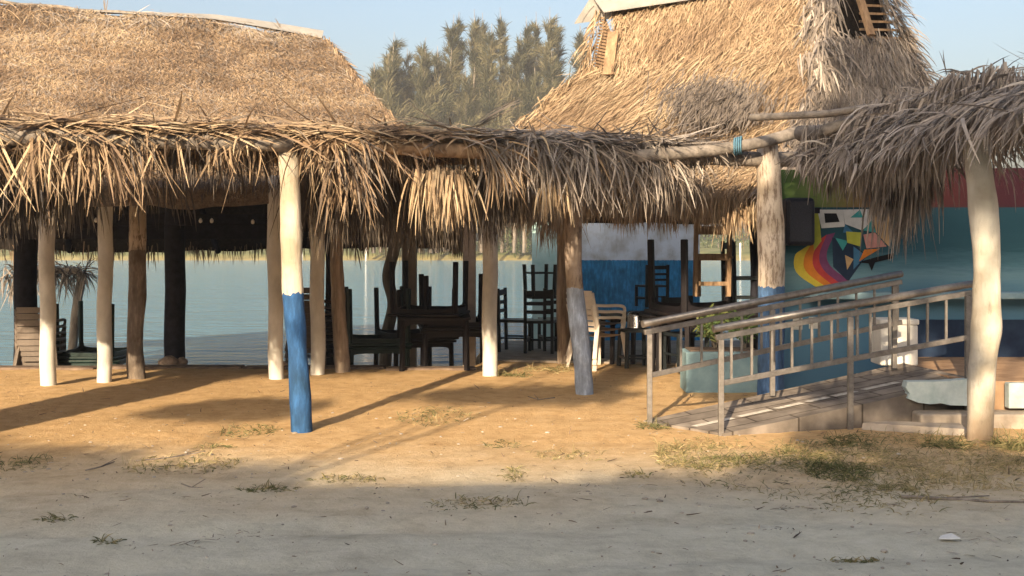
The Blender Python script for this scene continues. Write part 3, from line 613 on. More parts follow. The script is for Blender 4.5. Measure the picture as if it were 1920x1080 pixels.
# leaves lying along the lip of the roof
N = 4200; pxs = rng.uniform(-700, 1350, N); base = np.array([on_line(a, rng.uniform(-.10, .12)) for a in pxs]); base[:, 2] = np.interp(pxs, [-700, 0, 600, 900, 1350], [2.50, 2.50, 2.52, 2.55, 2.56]) + rng.normal(0, .035, N)
d = np.array(dirF)[None] * rng.choice([-1, 1], N)[:, None] + np.array(outF)[None] * rng.uniform(-.2, .35, N)[:, None]; d[:, 2] = rng.normal(.0, .10, N)
k = ~((pxs > -20) & (pxs < 62)) & ~((pxs > 1150) & (rng.random(N) < .5))
fr.add(base[k], d[k], rng.uniform(.12, .38, N)[k], rng.uniform(.014, .032, N)[k], .3, np.concatenate([tints(a, 1) for a in pxs])[k], facing=np.array([0, -.5, .8]))
def frond(px, y0, Lpx, n, off=0, lean=0, wd=(.016, .034), tint=None, flare=.17, outk=.42, spx=11):
    """the drooping end of one palm leaf: leaflets from one spot, fanning as they hang"""
    c = on_line(px, off); k = c.y / F; z0 = EYE + (HY - y0) * k; a = rng.normal(0, 1, n)
    rt = np.array(c)[None] + np.array(dirF)[None] * (a * spx * k)[:, None] + np.array(outF)[None] * rng.normal(.02, .03, n)[:, None]; rt[:, 2] = z0 + rng.normal(0, .025, n)
    dd = np.array(outF)[None] * (outk * rng.uniform(.4, 1.2, n))[:, None] + np.array(dirF)[None] * (lean + a * flare)[:, None]; dd[:, 2] = -.35 + rng.normal(0, .25, n)
    if tint is None: tn = tints(px, n)
    elif rng.random() < .26: tn = rng.uniform(.50, .68, n)
    else: c_ = rng.uniform(.1, .85); tn = np.clip(tint[0] + (tint[1] - tint[0]) * (c_ + rng.normal(0, .22, n)), 0, .48)
    fr.add(rt, dd, Lpx * k * rng.uniform(.35, 1.2, n), rng.uniform(*wd, n) * rng.uniform(.5, 1, n), rng.uniform(.9, 2.6, n), tn, nseg=6, jit=.10, kink=.28)
    m2 = n // 3; r2 = rt[:m2] + rng.normal(0, .02, (m2, 3)); dd = dd[:m2]; tn = tn[:m2]; fr.add(r2, dd, Lpx * k * rng.uniform(.3, 1.25, m2), rng.uniform(.003, .008, m2), rng.uniform(.6, 2.6, m2), tn * .9, nseg=6, jit=.25, kink=.5)
lipy = lambda px: np.interp(px, [-700, 0, 540, 800, 1000, 1345], [238, 242, 246, 256, 262, 278])
px = -700
while px < 960:
    big = rng.random() < (.03 if px > 0 else .6)
    if not (-5 < px < 62 and not big) and not (770 < px < 880 and rng.random() < .5) and not (270 < px < 520 and rng.random() < .35):
        frond(px, lipy(px) + rng.uniform(-4, 12), rng.uniform(100, 165) if big else rng.uniform(22, 70) * rng.uniform(.7, 1.15), int(rng.uniform(16, 30) if big else rng.uniform(3, 10)), rng.uniform(-.05, .12), rng.normal(0, .4), tint=(.0, .5), outk=rng.uniform(.15, .7), flare=.16)
    px += rng.uniform(9, 30)
# the long bunches seen in the photo: column, lip, length, leaflets, lean
for a in [(62, 250, 150, 46, .02, -.05), (88, 252, 160, 46, .05, .0), (40, 300, 90, 18, .1, -.3), (110, 262, 140, 24, .1, .1), (140, 262, 120, 12, 0, -.1), (168, 268, 120, 50, .02, -.05), (196, 262, 135, 46, .05, .1), (215, 270, 120, 18, .1, .3),
          (250, 258, 90, 16, 0, .2), (268, 256, 86, 14, 0, -.2), (310, 258, 105, 9, 0, -.3), (352, 256, 70, 14, 0, 0), (392, 262, 66, 10, 0, .5), (412, 282, 62, 26, 0, .05), (440, 262, 125, 9, 0, -.1), (452, 262, 70, 14, 0, 0), (486, 258, 105, 8, 0, .35),
          (592, 262, 140, 34, .05, -.1), (620, 262, 165, 44, .08, 0), (640, 270, 150, 40, .1, .1), (655, 330, 95, 44, .12, 0), (684, 270, 115, 14, 0, .45), (668, 266, 90, 14, 0, .4), (742, 258, 90, 12, 0, .05), (790, 262, 60, 10, 0, .4),
          (880, 264, 80, 14, 0, .4), (905, 272, 110, 36, .02, .3), (925, 272, 120, 44, .05, .2)]:
    frond(*a, tint=(.05, .5))
# greyer, denser fronds toward the right end
px = 930
while px < 1400:
    k = np.interp(px, [930, 1200, 1300, 1400], [1, 1, .5, .3])
    frond(px, lipy(px) + rng.uniform(-6, 14), rng.uniform(70, 135) * k, int(rng.uniform(14, 26) * k), rng.uniform(-.1, .2), rng.normal(.1, .4), (.016, .036)); px += rng.uniform(6, 14)
for a in [(1010, 300, 95), (1060, 310, 95), (1110, 310, 92), (1150, 312, 90), (1200, 312, 92), (1240, 315, 88), (1290, 300, 60)]:
    frond(a[0], a[1], a[2], 46, .12, rng.normal(0, .1), (.014, .03), spx=22)
for px in range(-40, 1240, 22):  # dark filler strands paint shaded gaps behind the front fringe
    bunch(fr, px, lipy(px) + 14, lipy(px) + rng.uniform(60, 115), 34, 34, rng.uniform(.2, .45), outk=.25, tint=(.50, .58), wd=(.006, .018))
# rows of fronds hanging from the rafters further in, tinted dark to paint their shade
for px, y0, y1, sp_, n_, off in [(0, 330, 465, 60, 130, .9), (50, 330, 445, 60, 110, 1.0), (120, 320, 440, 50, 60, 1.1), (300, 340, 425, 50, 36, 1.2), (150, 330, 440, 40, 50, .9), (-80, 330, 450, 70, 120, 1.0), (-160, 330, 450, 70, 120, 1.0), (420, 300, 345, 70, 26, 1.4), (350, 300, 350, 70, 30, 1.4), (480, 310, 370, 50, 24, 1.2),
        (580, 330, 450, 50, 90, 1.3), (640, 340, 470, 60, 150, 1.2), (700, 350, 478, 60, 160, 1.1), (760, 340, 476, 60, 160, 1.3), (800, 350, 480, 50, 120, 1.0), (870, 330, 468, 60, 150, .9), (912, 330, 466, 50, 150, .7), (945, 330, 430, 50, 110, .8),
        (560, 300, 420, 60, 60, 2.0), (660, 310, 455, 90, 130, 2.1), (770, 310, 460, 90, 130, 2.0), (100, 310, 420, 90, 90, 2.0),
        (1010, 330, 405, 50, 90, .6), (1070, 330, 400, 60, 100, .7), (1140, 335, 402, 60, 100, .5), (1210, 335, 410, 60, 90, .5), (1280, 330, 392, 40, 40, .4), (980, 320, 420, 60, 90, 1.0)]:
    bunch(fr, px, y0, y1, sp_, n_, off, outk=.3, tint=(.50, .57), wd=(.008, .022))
bunch(fr, 832, 322, 428, 52, 150, .02, tint=(.3, .5), outk=.25, fan=.35)  # light straw tints paint this bunch as sunlit
bunch(fr, 1035, 340, 412, 26, 60, .02, tint=(.3, .5), outk=.25)
for px, py, dx, dz, L_ in [(850, 245, -.6, .35, .5), (878, 240, .8, .6, .55), (900, 232, .9, .7, .45), (930, 244, .9, .1, .5), (1080, 256, -.9, .2, .5), (1190, 262, -.8, .25, .6), (1255, 268, .8, .35, .3), (1310, 270, .85, .3, .35), (380, 240, .8, .15, .4)]:
    q = at(px, py, .1); fr.add(np.array([q] * 4) + rng.normal(0, .02, (4, 3)), np.array([dx, 0, dz]), L_, .016, .1, .6, jit=.14)
fr.build('palm_thatch', PALM, perg)

# ------------------------------------------------------------------ right pergola
Rp, Rq = Vector((2.64, 12.0, 0)), Vector((3.74, 9.36, 0)); dirR = (Rq - Rp).normalized(); outR = Vector((dirR.y, -dirR.x, 0)); 
def on_r(px, off=0): return on_line(px, off, Rp, dirR, outR)
per2 = thing('palm_pergola', 'shaggy grey palm-leaf shelter over the ramp, held by a crooked white post', 'pergola', (3.9, 9.8, 0))
def atr(px, py, off=0): q = on_r(px, off); return P(px, py, q.y)
log([atr(1500, 250), atr(1620, 244), atr(1840, 222), atr(2050, 190)], .075, LOG, per2)
log([P(1408, 221, 11.4), P(1500, 216, 11.0), P(1560, 212, 10.8), P(1660, 196, 10.4)], .035, LOG, per2)
log([P(1545, 245, 10.9), P(1600, 226, 10.8), P(1680, 190, 10.6)], .055, LOG, per2)
g = G(1836, 828); crooked([(1826, 240), (1837, 330), (1847, 420), (1851, 520), (1850, 600), (1840, 690), (1836, 828)], [44, 47, 50, 50, 54, 50, 46], g, painted_post('white_limewashed_post', (.52, .49, .43), (.46, .34, .24), -1, None, .8, .30), per2, 'thick crooked whitewashed post, brown and stained at its foot')
fr = Rib()
N = 5200; pxs = 1500 + 620 * rng.random(N) ** .9; offs = rng.normal(.25, .30, N) * np.interp(pxs, [1500, 1640, 1740], [.4, .7, 1])
base = np.array([on_r(a, o_) for a, o_ in zip(pxs, offs)]); ht = np.interp(pxs, [1500, 1560, 1650, 1680, 1800, 2100], [2.58, 2.62, 2.68, 2.80, 2.88, 2.95])
base[:, 2] = ht - np.abs(offs - .15) * .45 - rng.random(N) * .12
kk = np.interp(pxs, [1500, 1640, 1740, 1900], [.25, .4, .8, 1]); d = np.array(outR)[None] * (np.where(offs < .45, 1, -1) * kk)[:, None] + np.array(dirR)[None] * rng.normal(.05, .45, N)[:, None]; d[:, 2] = rng.normal(-.15, .2, N)
fr.add(base, d, rng.uniform(.25, .7, N) * np.interp(pxs, [1500, 1640, 1760], [.5, .65, 1]), rng.uniform(.010, .032, N), 1.2, .54 + .44 * rng.beta(1.6, 1.5, N), nseg=5, facing=np.array([-.3, -.3, .9]), kink=.25)
for i in range(26):
    px = rng.uniform(1640, 1960); bunch(fr, px, np.interp(px, [1500, 1700, 1800, 1920], [215, 175, 140, 122]) + rng.uniform(0, 30), np.interp(px, [1640, 1760, 1850, 1960], [300, 280, 250, 235]), 40, 44, -.05, TG, (.010, .034), .8, on_r, outR, dirR)
for px, y0, y1, sp_, n_, off in [(1530, 235, 330, 30, 70, 0), (1560, 235, 345, 40, 110, 0), (1600, 235, 350, 40, 120, 0), (1640, 215, 360, 50, 150, 0), (1680, 200, 350, 50, 160, -.05), (1720, 190, 350, 50, 160, -.05), (1755, 185, 340, 40, 110, 0), (1790, 190, 300, 50, 120, -.1), (1815, 170, 262, 40, 70, -.1),
        (1690, 300, 470, 46, 170, .35), (1715, 300, 440, 40, 140, .3), (1660, 290, 430, 30, 60, .3), (1740, 280, 400, 36, 110, .35), (1590, 290, 385, 50, 70, .4), (1640, 290, 395, 50, 80, .4), (1870, 165, 262, 40, 60, -.1), (1905, 150, 258, 40, 50, -.1), (1890, 200, 280, 60, 50, .3), (1545, 260, 372, 36, 50, .3)]:
    bunch(fr, px, y0, y1, sp_, n_, off, (.5, .85) if off > .2 else TG, (.009, .03), .25, on_r, outR, dirR)
q = atr(1775, 140, .2); fr.add(np.array([q] * 2), np.array([-.25, 0, 1.]), .22, .012, 0, .6)
for i in range(40):
    px = rng.uniform(1680, 1960); q = atr(px, np.interp(px, [1680, 1790, 1920], [186, 138, 128]) + 4, .2); fr.add(np.array([q]), np.array([rng.normal(0, .8), -.2, .5]), rng.uniform(.1, .3), .02, .8, rng.uniform(.55, .95))
mbm = MB()
pr = [on_r(a, o_) for a, o_ in ((1520, .0), (2120, .0), (2120, 1.1), (1600, .9))]
mbm.prism([Vector((q.x, q.y, 2.50)) for q in pr], (0, 0, .08)); mbm.build('mat_core', THATCH_BASE, per2)
fr.build('palm_thatch', PALM, per2)

# ------------------------------------------------------------------ ramp, platform, railings, curb
ramp_o = thing('concrete_ramp', 'sloping concrete ramp with a worn white line, rising to the right between metal railings', 'ramp', (2.6, 10.3, 0))
m, n, l, b = newmat('worn_ramp', .9)
tc = n.new('ShaderNodeTexCoord'); nz = n.new('ShaderNodeTexNoise'); nz.inputs['Scale'].default_value = 5; nz.inputs['Detail'].default_value = 9; l.new(tc.outputs['Object'], nz.inputs['Vector'])
r = ramp(n, [(.35, (.16, .135, .115)), (.65, (.31, .265, .225))]); l.new(nz.outputs['Fac'], r.inputs[0])
mp = n.new('ShaderNodeMapping'); mp.inputs['Rotation'].default_value = (0, 0, -R(18)); l.new(tc.outputs['Object'], mp.inputs[0])
bk = n.new('ShaderNodeTexBrick'); bk.inputs['Scale'].default_value = 1.0; bk.inputs['Brick Width'].default_value = .62; bk.inputs['Row Height'].default_value = .2; bk.inputs['Mortar Size'].default_value = .009; bk.inputs['Color1'].default_value = (1, 1, 1, 1); bk.inputs['Color2'].default_value = (.72, .72, .72, 1); bk.inputs['Mortar'].default_value = (.3, .28, .26, 1); l.new(mp.outputs[0], bk.inputs['Vector'])
mm = n.new('ShaderNodeMix'); mm.data_type = 'RGBA'; mm.blend_type = 'MULTIPLY'; mm.inputs['Factor'].default_value = 1; l.new(r.outputs[0], mm.inputs['A']); l.new(bk.outputs['Color'], mm.inputs['B']); l.new(mm.outputs['Result'], b.inputs['Base Color'])
bp = n.new('ShaderNodeBump'); bp.inputs['Strength'].default_value = .5; bp.inputs['Distance'].default_value = .02; l.new(nz.outputs['Fac'], bp.inputs['Height']); l.new(bp.outputs[0], b.inputs['Normal'])
RAMP = m
N0, N1 = Vector((1.74, 9.66, .015)), Vector((4.15, 10.42, .37)); F0, F1 = Vector((1.16, 10.36, .015)), Vector((3.85, 11.55, .40))
mb = MB(); v = [N0, N1, F1, F0]
top = [mb.bm.verts.new(p) for p in v]; bot = [mb.bm.verts.new(Vector((p.x, p.y, -.1))) for p in v]
mb.bm.faces.new(top)
for k in range(4): mb.bm.faces.new((top[k], top[(k + 1) % 4], bot[(k + 1) % 4], bot[k]))
mb.build('slope', RAMP, ramp_o)
mb = MB()
for t0, t1 in ((.02, .16), (.18, .30), (.32, .42), (.44, .52), (.54, .63), (.66, .80)):
    a, c = N0.lerp(F0, .42).lerp(N1.lerp(F1, .42), t0), N0.lerp(F0, .42).lerp(N1.lerp(F1, .42), t1); wv = (F0 - N0).normalized() * .035
    mb.face([a - wv + Vector((0, 0, .004)), c - wv + Vector((0, 0, .004)), c + wv + Vector((0, 0, .004)), a + wv + Vector((0, 0, .004))])
mb.build('painted_line', noisy('worn_white_paint', (.40, .36, .31), (.66, .62, .56), 20, bump=0), ramp_o)
plat = thing('concrete_platform', 'raised floor with a broken pale blue front edge behind the crooked white post', 'platform', (5, 11, 0))
mb = MB(); mb.prism([(3.98, 10.42, -.1), (4.15, 10.30, -.1), (8, 10.25, -.1), (8, WY - .002, -.1), (4.05, WY - .002, -.1), (3.86, 11.56, -.1)], (0, 0, .47)); mb.build('floor', noisy('earthy_floor', (.28, .17, .10), (.44, .29, .18), 5), plat)
mb = MB()
pts = [P(a, b_, 10.16) for a, b_ in ((1702, 716), (1699, 727), (1706, 738), (1701, 747), (1722, 755), (1744, 758), (1764, 756), (1782, 760), (1826, 761), (1862, 760), (1862, 713), (1820, 711), (1770, 715))]
mb.prism(pts, (0, .12, 0)); mb.build('front_edge', noisy('chipped_blue_edge', (.42, .52, .53), (.60, .68, .68), 9, bump=.5), plat)
mb = MB(); mb.box((6.3, 10.2, .26), (4.0, .1, .22), bevel=.01); mb.build('front_edge', noisy('chipped_blue_edge_b', (.36, .44, .44), (.52, .56, .54), 9, bump=.5), plat)
mb = MB(); mb.box((5.93, 10.14, .0), (4.9, .30, .25), bevel=.02); mb.build('lower_step', CONC, plat)
st = thing('concrete_slab', 'cracked tilted concrete slab lying beside the ramp at the foot of the railing', 'slab', (3.3, 9.75, 0))
mb = MB(); mb.prism([(2.96, 9.95, -.02), (3.72, 9.62, -.02), (3.78, 9.95, -.02), (3.2, 10.06, -.02)], (.02, .02, .075)); mb.build('slab', CONC, st)

def railing(label, base, dirv, slope, L, H, posts, nb, pdrop):
    t = thing('metal_railing', label, 'railing', base, 'ramp railings')
    d = Vector((dirv.x, dirv.y, slope)); b0 = Vector(base)
    pt = lambda s, h: b0 + d * s + Vector((0, 0, h))
    mb = MB(); mb.tube([pt(-.07, H), pt(L, H)], .033, 14); mb.build('top_rail', STEEL, t)
    mb = MB(); mb.bar(pt(-.05, H - .075), pt(L, H - .075), .035, .045, bevel=.004); mb.build('under_rail', STEEL, t)
    mb = MB(); mb.bar(pt(0, H - .46), pt(L, H - .46), .035, .045, bevel=.004); mb.build('bottom_rail', STEEL, t)
    for s, zb in posts:
        mb = MB(); p = pt(s, H - .10); q = Vector((p.x, p.y, zb if zb is not None else pt(s, 0).z)); mb.bar(q, p, .045, .045, bevel=.004); mb.build('post', STEEL, t)
    for k in range(nb):
        s = (k + .5) / nb * L
        if min(abs(s - a) for a, _ in posts) < .05: s += .06
        mb = MB(); mb.bar(pt(s, H - .44), pt(s, H - .095), .02, .02); mb.build('baluster', STEEL, t)
    return t
bA = G(1352, 815); eA = P(1826, 640, 10.25); dv = Vector((eA.x - bA.x, eA.y - bA.y, 0)); LA = dv.length; dv.normalize()
railing('grey metal railing along the near edge of the ramp, its foot in dry grass', (bA.x, bA.y, 0), dv, .145, LA, .885, [(.0, -.05), (1.18, -.05), (LA - .06, 0)], 13, 0)
bB = G(1218, 795); eB = P(1690, 600, 11.2); dv = Vector((eB.x - bB.x, eB.y - bB.y, 0)); LB = dv.length; dv.normalize()
railing('grey metal railing along the far edge of the ramp, behind the other railing', (bB.x, bB.y, 0), dv, .150, LB, .885, [(.0, -.05), (1.25, None), (LB - .08, None)], 13, 0)

cb = thing('low_curb', 'dark low curb at the edge of the sand under the left hut', 'curb', (-4, 14.8, 0))
mb = MB()
for x0, x1 in ((-9, -6.7), (-6.68, -5.2), (-5.18, -3.4), (-3.38, -1.6), (-1.58, -.45)):
    mb.box(((x0 + x1) / 2, 14.78 + .1 * math.sin(x0), -.13), (x1 - x0, .26, .31), rz=.03 * math.sin(x0 * 3), bevel=.03)
mb.build('curb_blocks', CURB, cb)

# ------------------------------------------------------------------ furniture
def arch_apron(mb, w, y, z0, z1, th, n=10):
    pts = [(-w / 2, z1), (w / 2, z1), (w / 2, z0)] + [(w / 2 * math.copysign(abs(math.cos(a)) ** .5, math.cos(a)) * .97, z0 + (z1 - z0) * .55 * abs(math.sin(a)) ** .5) for a in np.linspace(0, math.pi, n)] + [(-w / 2, z0)]
    mb.prism([(x, y, z) for x, z in pts], (0, th, 0))
def make_table(mat, label, w=.86, h=.74):
    t = thing('plastic_table', label, 'table')
    mb = MB(); mb.box((0, 0, h - .018), (w, w, .036), bevel=.012); mb.build('tabletop', mat, t)
    mb = MB(); a = w / 2 - .05
    for k in range(4):
        mm = Matrix.Rotation(k * math.pi / 2, 4, 'Z'); b2 = MB(); arch_apron(b2, 2 * a - .06, -a - .012, h - .15, h - .037, .024)
        b2.bm.transform(mm); me = bpy.data.meshes.new('tmp'); b2.bm.to_mesh(me); b2.bm.free(); mb.bm.from_mesh(me); bpy.data.meshes.remove(me)
    mb.build('apron', mat, t)
    for sx_ in (-1, 1):
        for sy in (-1, 1):
            mb = MB(); mb.bar((sx_ * a, sy * a, 0), (sx_ * (a - .01), sy * (a - .01), h - .037), .054, .054, bevel=.008); mb.build('leg', mat, t)
    return t
def put(o, loc, rot=(0, 0, 0), s=None):
    o.location = loc; o.rotation_euler = rot
    if s: o.scale = (s,) * 3
    return o
def spot(px, Y, z=0): return Vector(((px - 960) / F * Y, Y, z))
FL = (math.pi, 0, 0)
GT = 'dark plastic tables under the left hut'
# left pair: upturned dark green table on a standing one
tg = make_table(GREENPL, 'dark green plastic table standing under an upturned one, beside the far left chair stack')
put(tg, spot(180, 16.0, -.72), (0, 0, .08))
dup(tg, spot(180, 16.0, -.72 + .74 + .745), (math.pi, 0, -.06), 'dark green table upside down between the two left white columns', GT)
tg['group'] = GT
# middle pair
dup(tg, spot(710, 15.5, -.50), (0, 0, .10), 'dark green table standing right of the thin grey log post', GT)
dup(tg, spot(706, 15.5, -.50 + 1.487), (math.pi, 0, .2), 'dark green table upside down right of the thin grey log post, near the bent trunk', GT)
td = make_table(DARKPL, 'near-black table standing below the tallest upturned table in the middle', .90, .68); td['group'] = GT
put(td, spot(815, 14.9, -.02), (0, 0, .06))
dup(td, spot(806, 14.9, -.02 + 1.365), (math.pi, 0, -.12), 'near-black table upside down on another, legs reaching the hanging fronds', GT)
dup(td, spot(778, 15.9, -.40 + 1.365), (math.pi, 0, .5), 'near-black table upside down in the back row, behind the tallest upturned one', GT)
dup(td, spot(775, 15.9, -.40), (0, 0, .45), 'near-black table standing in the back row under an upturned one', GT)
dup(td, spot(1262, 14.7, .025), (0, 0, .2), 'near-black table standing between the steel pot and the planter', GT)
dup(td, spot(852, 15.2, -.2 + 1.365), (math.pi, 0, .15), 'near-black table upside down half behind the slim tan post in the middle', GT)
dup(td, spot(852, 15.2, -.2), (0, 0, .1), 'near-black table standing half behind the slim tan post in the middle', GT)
# under the right hut
td2 = dup(td, spot(1318, 14.0, .02), (0, 0, .3), 'near-black table standing behind the blue planter', GT)
dup(td, spot(1328, 14.0, .02 + .70 + .90), (math.pi, 0, .25), 'near-black table upside down behind the blue planter, wooden chair on it', GT, 1.32)
dup(td, spot(1190, 15.4, .025), (0, 0, .1), 'dark table with a steel pot in front, against the blue wall', GT, .92)
# wooden frame leaning on the upturned table
wf = thing('wooden_chair', 'brown wooden ladder-back chair standing among the legs of an upturned table', 'chair', spot(1338, 13.9, .82))
def pf(px, py, Y=13.9): return P(px, py, Y)
for x in (1305, 1368):
    mb = MB(); mb.bar(pf(x - 2, 556), pf(x + 1, 392), .055, .05, bevel=.006); mb.build('back_post', BROWNWOOD, wf)
for y, hh in ((432, .10), (482, .08), (532, .05), (400, .04)):
    mb = MB(); mb.box(pf(1337, y), (.36, .03, hh), bevel=.005); mb.build('slat', BROWNWOOD, wf)
for x in (1310, 1364):
    mb = MB(); mb.bar(pf(x, 556, 14.25), pf(x, 480, 14.25), .05, .05); mb.build('leg', BROWNWOOD, wf)
mb = MB(); mb.box(pf(1337, 482, 14.1), (.42, .36, .03), bevel=.005); mb.build('seat', BROWNWOOD, wf)

# moulded plastic armchairs
def make_mono(mat, label, group):
    t = thing('plastic_chair', label, 'chair', (0, 0, 0), group)
    mb = MB(); n_ = 12; rows = []
    for j in range(7):
        v_ = j / 6; y = -.21 + .42 * v_; z = .43 - .025 * math.sin(v_ * math.pi)
        rows.append([mb.bm.verts.new((x * (1 - .06 * v_), y, z - .012 * math.cos(x / .21 * 1.57))) for x in np.linspace(-.225, .225, n_)])
    for a, c in zip(rows, rows[1:]):
        for k in range(n_ - 1): mb.bm.faces.new((a[k], a[k + 1], c[k + 1], c[k]))
    r = bmesh.ops.solidify(mb.bm, geom=mb.bm.faces[:], thickness=.018); mb.build('seat', mat, t)
    mb = MB()                                             # backrest: uprights, slats and a rounded top
    def bp_(x, z): return (x, .20 + (z - .43) * .28 + .05 * (1 - (x / .25) ** 2) * .8, z)
    for x in (-.215, .215): mb.tube([bp_(x * (1 + .06 * k / 5), .42 + k * .078) for k in range(6)], .024, 8)
    for z, h in ((.80, .075), (.715, .05), (.645, .05), (.575, .05), (.505, .05)):
        pts = [Vector(bp_(x, z)) for x in np.linspace(-.225, .225, 9)]
        for a, c in zip(pts, pts[1:]): mb.bar(a, c, .014, h) if False else mb.prism([a - Vector((0, 0, h / 2)), c - Vector((0, 0, h / 2)), c + Vector((0, 0, h / 2)), a + Vector((0, 0, h / 2))], (0, .014, 0))
    mb.build('backrest', mat, t)
    for sx_ in (-1, 1):
        mb = MB(); mb.bar((sx_ * .27, -.25, 0), (sx_ * .215, -.20, .43), .055, .03, bevel=.006); mb.build('leg', mat, t)
        mb = MB(); mb.bar((sx_ * .26, .30, 0), (sx_ * .205, .20, .43), .055, .03, bevel=.006); mb.build('leg', mat, t)
        mb = MB(); mb.tube(smooth_line([(sx_ * .225, -.19, .42), (sx_ * .265, -.20, .60), (sx_ * .275, -.10, .645), (sx_ * .265, .10, .65), (sx_ * .225, .27, .66)], 14), .02, 8); mb.build('armrest', mat, t)
    return t
tc0 = make_mono(TANPL, 'tan plastic chair in the tall stack behind the leftmost white column', 'tan chairs in the far left stack')
put(tc0, spot(76, 15.6, -.52), (0, 0, math.pi + .15))
for k in range(1, 6): dup(tc0, spot(76, 15.6 - .012 * k, -.52 + .085 * k), (0, 0, math.pi + .15))
dc0 = make_mono(noisy('brown_plastic', (.06, .045, .04), (.11, .085, .07), 5, rough=.5, bump=.05), 'dark brown plastic chair in the stack behind the white and blue post', 'brown chairs stacked in the middle')
put(dc0, spot(588, 15.6, -.35), (0, 0, math.pi - .2))
for k in range(1, 7): dup(dc0, spot(588, 15.6 - .012 * k, -.35 + .085 * k), (0, 0, math.pi - .2))
wc0 = make_mono(WHITEPL, 'cream plastic armchair in the short stack behind the leaning post', 'cream chairs stacked by the leaning post')
a0 = G(1122, 690)
put(wc0, (a0.x, a0.y, .0), (0, 0, R(128)))
for k in range(1, 3): dup(wc0, (a0.x, a0.y - .01 * k, .075 * k), (0, 0, R(128)))

# black wooden chairs and stools
def make_wchair(label):
    t = thing('wooden_chair', label, 'chair', (0, 0, 0), 'black wooden chairs by the river')
    mb = MB(); mb.box((0, 0, .44), (.42, .42, .04), bevel=.006); mb.build('seat', BLACKWOOD, t)
    for sx_ in (-1, 1):
        mb = MB(); mb.bar((sx_ * .19, .19, 0), (sx_ * .19, .21, .90), .042, .042); mb.build('back_post', BLACKWOOD, t)
        mb = MB(); mb.bar((sx_ * .19, -.19, 0), (sx_ * .19, -.19, .42), .042, .042); mb.build('leg', BLACKWOOD, t)
        mb = MB(); mb.bar((sx_ * .19, -.17, .20), (sx_ * .19, .17, .20), .025, .025); mb.build('stretcher', BLACKWOOD, t)
    for z, h in ((.84, .08), (.70, .05), (.58, .05)):
        mb = MB(); mb.box((0, .205, z), (.34, .022, h)); mb.build('slat', BLACKWOOD, t)
    mb = MB(); mb.box((0, -.19, .16), (.34, .025, .03)); mb.build('stretcher', BLACKWOOD, t)
    return t
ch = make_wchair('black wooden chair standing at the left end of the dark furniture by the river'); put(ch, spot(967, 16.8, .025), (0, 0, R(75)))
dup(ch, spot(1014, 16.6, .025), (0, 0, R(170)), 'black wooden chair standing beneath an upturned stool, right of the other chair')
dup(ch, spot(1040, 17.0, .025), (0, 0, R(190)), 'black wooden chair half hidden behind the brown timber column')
def make_stool(label):
    t = thing('bar_stool', label, 'stool')
    mb = MB(); mb.box((0, 0, .46), (.36, .36, .04), bevel=.006); mb.build('seat', BLACKWOOD, t)
    for sx_ in (-1, 1):
        for sy in (-1, 1):
            mb = MB(); mb.bar((sx_ * .17, sy * .17, 0), (sx_ * .155, sy * .155, .44), .042, .042); mb.build('leg', BLACKWOOD, t)
        mb = MB(); mb.bar((sx_ * .165, -.16, .12), (sx_ * .165, .16, .12), .022, .022); mb.build('stretcher', BLACKWOOD, t)
    for sy in (-1, 1):
        mb = MB(); mb.bar((-.16, sy * .165, .12), (.16, sy * .165, .12), .022, .022); mb.build('stretcher', BLACKWOOD, t)
    return t
sb = make_stool('black wooden stool upside down on top of the black chair, legs in the air'); put(sb, spot(1012, 16.6, 1.27), (math.pi, 0, .35))
s2 = dup(sb, spot(1192, 14.7, .025), (0, 0, .2), 'black stool carrying a shiny steel pot in front of the dark table')
pot = thing('steel_pot', 'shiny steel pot standing upside down on the black stool near the railing end', 'pot', spot(1192, 14.7, .506))
mb = MB(); mb.lathe(spot(1192, 14.7, .506), [(.0, .21), (.05, .208), (.09, .19), (.105, .15), (.11, .02), (.12, .0), (.115, .0)], 28); mb.build('bowl', CHROME, pot)
mb = MB(); mb.tube([spot(1192, 14.7, .506) + Vector((.108 * math.cos(t), -.108 * abs(math.sin(t)), .1)) for t in (.3, .8, 1.3)], .008, 6); mb.build('handle', CHROME, pot)
dup(ch, spot(1285, 14.3, .025), (0, 0, R(20)), 'black wooden chair standing just left of the blue planter')
dup(ch, spot(1395, 14.6, .70), (0, 0, R(100)), 'black wooden chair raised on a table right of the brown chair')
dch = dup(ch, spot(1222, 15.6, .73), (0, 0, R(200)), 'black wooden chair put up on the dark table against the blue wall'); dch.scale = (.8, .8, .62)

